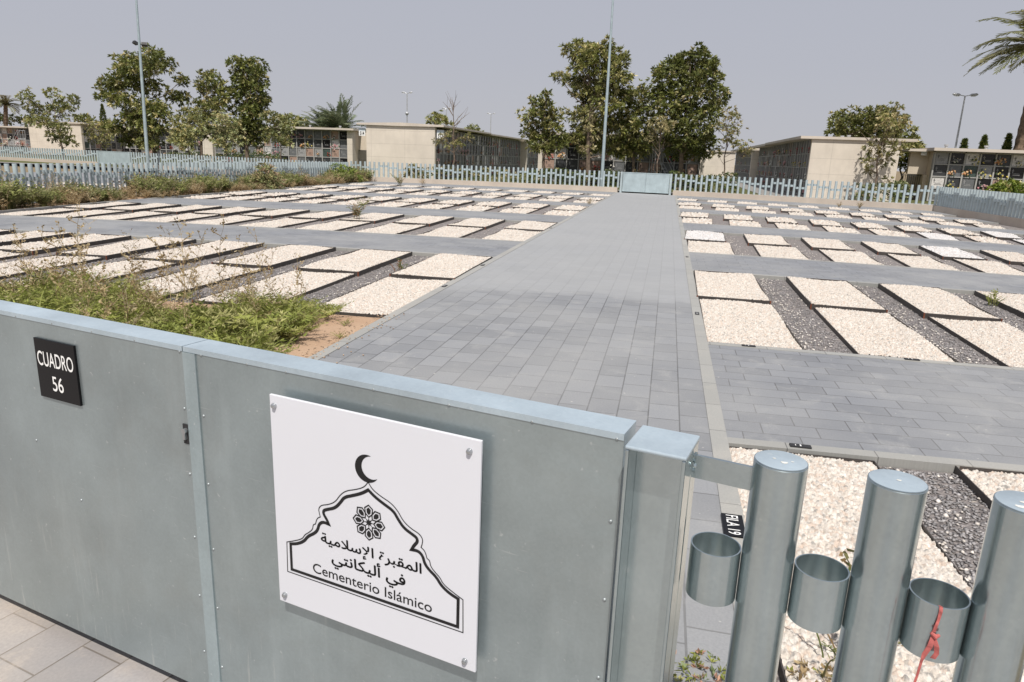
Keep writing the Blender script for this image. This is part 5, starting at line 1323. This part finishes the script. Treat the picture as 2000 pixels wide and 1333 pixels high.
def stalk_proto(g, hgt, cols, specks=True):
    V, F, C = [], [], []
    def seg(a_, b_, w_, c_):
        d_ = (b_ - a_); s_ = d_.cross(Vector((.3, .8, .1))); s_ = s_.normalized() * w_; b0 = len(V)
        V.extend([tuple(a_ - s_), tuple(a_ + s_), tuple(b_ + s_ * .7), tuple(b_ - s_ * .7)]); F.append((b0, b0 + 1, b0 + 2, b0 + 3)); C.extend([c_] * 4)
    p = Vector((0, 0, 0)); d_ = Vector((g.gauss(0, .15), g.gauss(0, .15), 1)).normalized(); H_ = hgt * g.uniform(.7, 1.15)
    for k in range(8):
        q = p + d_ * H_ / 8; c_ = g.choice(cols); seg(p, q, .0035 * (1 - k / 12), c_); d_ = (d_ + Vector((g.gauss(0, .10), g.gauss(0, .10), 0))).normalized()
        if k > 1:
            for b_ in range(2):
                a2 = g.uniform(0, 6.283); e = q + Vector((math.cos(a2) * .8, math.sin(a2) * .8, g.uniform(.4, 1.1))) * H_ * .14; seg(q, e, .0022, c_)
                for s_ in range(4):
                    f = q.lerp(e, g.uniform(.4, 1.05)) + Vector((g.gauss(0, .012), g.gauss(0, .012), g.gauss(0, .012))); seg(f, f + Vector((g.gauss(0, .012), g.gauss(0, .012), .012)), .006, g.choice(cols))
        p = q
    return np.array(V), np.array(F), np.array(C)
def scatter(name, protos, spots, kind='stuff', scl=(.75, 1.3)):
    Vs, Fs, Cs = [], [], []; off = 0
    for (x, y, z, s_) in spots:
        V, F, C = protos[random.randrange(len(protos))]; th = random.uniform(0, 6.283); k = s_ * random.uniform(*scl); c_, q_ = math.cos(th) * k, math.sin(th) * k
        W_ = np.stack([V[:, 0] * c_ - V[:, 1] * q_ + x, V[:, 0] * q_ + V[:, 1] * c_ + y, V[:, 2] * k + z], 1)
        Vs.append(W_); Fs.append(F + off); Cs.append(C * random.uniform(.8, 1.2)); off += len(V)
    o = put(name, np_mesh(name, np.concatenate(Vs), np.concatenate(Fs), M_WEED, np.concatenate(Cs)))
    if kind: o['kind'] = kind
    return o
g = random.Random(3)
GRN = [(.27, .295, .072), (.33, .345, .095), (.215, .245, .060), (.38, .37, .15)]
BRN = [(.35, .255, .135), (.41, .32, .18), (.28, .20, .10), (.46, .38, .24)]
ferns = [fern_proto(g, 16, .31, .9, GRN, .032, 10) for _ in range(5)]
stalks = [stalk_proto(g, .62, BRN) for _ in range(5)]
drycl = [fern_proto(g, 9, .32, .6, BRN, .03, 7) for _ in range(3)]
def inside_bed(x):            # right hand limit of the weed patch wavers, leaving bare soil by the path
    return -2.95 - .16 * math.sin(x * 2.3) - .12 * math.sin(x * 5.1 + 1)
spots, dry, st_spots = [], [], []
for _ in range(2300):
    x = random.uniform(-10.5, -2.7); yl = gate_line_y(x) + .25; y = random.uniform(yl, 7.25)
    if x > inside_bed(y) - .10 * max(0, y - 5.2) + .0: continue
    if y > 6.6 and random.random() < .55: continue
    if math.sin(x * 1.7) * math.cos(y * 2.2 + .6) > .72: continue
    X, Y = plan_np(x, y) if y > 4.5 else (x, y)
    spots.append((float(X), float(Y), -.04, (.72 + .42 * (math.sin(x * 2.1 + 1.3 * math.sin(y * 1.7)) * math.cos(y * 1.9 + x * .6) + .35)) * (1.0 if y < 6 else .8)))
for _ in range(26):                             # stragglers on the bare soil
    y = random.uniform(3.6, 6.9); spots.append((random.uniform(-3.5, -2.75), y * .965, -.04, random.uniform(.22, .5)))
scatter('weeds', ferns, spots)
for _ in range(150):
    x = random.uniform(-10, -3.1); y = random.uniform(max(3.2, gate_line_y(x) + .4), 7.3)
    if x > inside_bed(y): continue
    dry.append((x, y * .97, -.04, .9))
for _ in range(62):
    x = random.uniform(-9.5, -4.2) if random.random() < .8 else random.uniform(-4.6, -3.3); y = random.uniform(4.6, 7.2)
    st_spots.append((x, y * .97, -.04, 1.0 if x < -4.3 else .7))
scatter('dry_weeds', drycl + stalks[:2], dry); scatter('dry_stalks', stalks, st_spots)
# strip along the left fence
spots, dry = [], []
for k in range(1150):
    y = 9 + 31.5 * random.random() ** .8; x = random.uniform(-17.6, -16.4); X, Y = plan_np(x, y)
    lump = .8 + .5 * math.sin(y * 1.3) * math.sin(y * .47 + 1)
    if math.sin(y * 2.1 + 1) > .3: dry.append((float(X), float(Y), -.04, (1.1 * lump + .25) * .74))
    else: spots.append((float(X), float(Y), -.04, (1.2 * lump + .35) * .74))
    if k % 3 == 0: dry.append((float(X) + random.uniform(-.1, .5), float(Y), -.04, .7))
bigf = [fern_proto(g, 11, .48, .38, [(.19, .215, .065), (.25, .265, .09), (.16, .18, .055), (.30, .28, .14)], .055, 8) for _ in range(4)]
bigd = [fern_proto(g, 10, .44, .4, BRN, .05, 7) for _ in range(3)]
scatter('weeds', bigf, spots); scatter('dry_weeds', bigd + stalks[:1], dry)
def bush(label, px, Yp, r_, h_, cols, seed, n=260, L=.14, cat='shrub'):
    p = foot(px, Yp); root = empty('weed_bush', p); tag(root, label, cat)
    gg = np.random.default_rng(seed); u = gg.normal(0, 1, (n, 3)); u /= np.linalg.norm(u, axis=1, keepdims=True); u[:, 2] = np.abs(u[:, 2])
    P = u * gg.uniform(.35, 1, (n, 1)) * np.array([r_, r_, h_]); A = u + np.array([0, 0, .7]); A /= np.linalg.norm(A, axis=1, keepdims=True)
    V, F, C = leaf_tufts(P, A, L, L * .22, 8, cols, .15, seed, .9); put('leaves', np_mesh('leaves', V, F, M_WEED, C), root)
    mb = MB(); rr = random.Random(seed)
    for k in range(7): mb.tube([(0, 0, 0), (rr.uniform(-.5, .5) * r_, rr.uniform(-.5, .5) * r_, h_ * .7)], [.012, .004], 4)
    mb.obj('stems', M_BARK, root)
bush('large rounded brownish green weed bush along the left kerb', 516, plan(-16.6, 29.2).y, .62, .95, PALEG + DRY + [(.36, .26, .17)], 51, 360, .2)
bush('bright green weed bush at the far left fence corner', 655, plan(-16.9, 38.6).y, 1.5, .85, [(.17, .23, .04), (.22, .28, .055), (.13, .18, .035)], 52, 420, .22)
def sprig(label, p, h_, cols, seed, n=3, flat=False):
    thin = flat == 'thin'; flat = False if thin else flat
    root = empty('weed', p); tag(root, label, 'weed'); gg = random.Random(seed)
    Vs, Fs, Cs, off = [], [], [], 0
    for k in range(n):
        V, F, C = (fern_proto(gg, 7 if not flat else 14, h_, .35 if not flat else 2.4, cols, h_ * (.045 if thin else .10), 9)) if (k % 2 == 0 or flat) else stalk_proto(gg, h_ * 1.1, cols)
        V = V + np.array([gg.uniform(-.06, .06), gg.uniform(-.06, .06), 0]) * (1 if not flat else 2.5); Vs.append(V); Fs.append(F + off); Cs.append(C); off += len(V)
    put('foliage', np_mesh('foliage', np.concatenate(Vs), np.concatenate(Fs), M_WEED, np.concatenate(Cs)), root)
MIXW = [(.16, .19, .06), (.22, .21, .09), (.28, .19, .09)]
for lab, px, py, h_, cols, fl in (('tall pale weed growing in a left grave in the third column', 697, 432, .62, MIXW, False), ('small reddish weed between the front left graves by the path', 786, 531, .16, [(.30, .14, .06), (.13, .15, .05)], False),
        ('green thistle between the second and third front right graves', 1945, 598, .18, GRN, False), ('small dry weed on a grave near the far gate, left side', 1152, 401, .25, BRN, False),
        ('small dry weed in front of the far right fence', 1681, 409, .32, BRN + MIXW, False), ('tiny dry weed left of another before the far right fence', 1640, 406, .22, BRN, False),
        ('dry weed clump at the far wall left of the centre', 825, 362, .38, [(.38, .28, .15), (.45, .34, .2)], False), ('thin weed stalk before the far wall', 781, 365, .7, MIXW, False),
        ('spindly green weed between the first and second round posts', 1640, 1330, .30, MIXW, 'thin')):
    sprig(lab, at_ground(px, py, -.03), h_, cols, hash(lab) % 1000 if False else len(lab) * 7 + int(px), 3, fl)

def mat_weed(label, p, r_, h_, cols, seed, n, L):
    root = empty('weed', p); tag(root, label, 'weed'); gg = np.random.default_rng(seed)
    th = gg.uniform(0, 6.283, n); rr = r_ * np.sqrt(gg.random(n)); P = np.stack([np.cos(th) * rr, np.sin(th) * rr, h_ * gg.random(n) * (1 - rr / r_ * .6)], 1)
    A = np.stack([np.cos(th) * .5, np.sin(th) * .5, np.ones(n)], 1); A /= np.linalg.norm(A, axis=1, keepdims=True)
    V, F, C = leaf_tufts(P, A, L, L * .3, 7, cols, .0, seed, .9); put('foliage', np_mesh('foliage', V, F, M_WEED, C), root)
mat_weed('low succulent weed with pink tips at the foot of the first round post', at_ground(1368, 1338, -.02), .13, .05, GRN + [(.45, .27, .19), (.22, .27, .13)], 61, 90, .03)
mat_weed('low dry weed on the pebbles behind the second round post', at_ground(1600, 1345, -.02), .10, .04, BRN + GRN[:1], 62, 40, .03)
# bird droppings on the post tops
spl = MB()
for a_ in range(1): spl.v += [(math.cos(2 * math.pi * i / 9) * (1 + .25 * math.sin(i * 2.3)), math.sin(2 * math.pi * i / 9) * (1 + .25 * math.cos(i * 1.7)), 0) for i in range(9)]
spl.f.append(tuple(range(9))); spl.m.append(0)
SPL = spl.mesh('dropping', plain('chalky_white', (0.62, 0.62, 0.58), .9, 0, .2, 90))
for k, lst in enumerate((((.004, -.012, .007), (-.012, .004, .0035), (.02, -.004, .003)), ((.002, .0, .0045),), ((-.020, -.02, .008), (-.008, .0, .005)))):
    for (x, y, r_) in lst:
        o = put('dropping', SPL, fence); q = FP[k]; o.location = (q.x - froot.x + x, q.y - froot.y + y, ZT + .2 + .0006); o.scale = (r_, r_ * .7, 1)
# litter on the bare soil
sp = []
for _ in range(900):
    y = random.uniform(3.3, 7.0); x = random.uniform(-4.2, -2.72) if random.random() < .8 else -2.72 + abs(random.gauss(0, .14)); sp.append((x, y * .965, -.028 if x < -2.74 else .008))
g_ = rng.uniform(.18, .55, (len(sp), 1)); chips('soil_crumbs', sp, .010, g_ * np.array([1.0, .72, .5]), M_CHIP, .6)
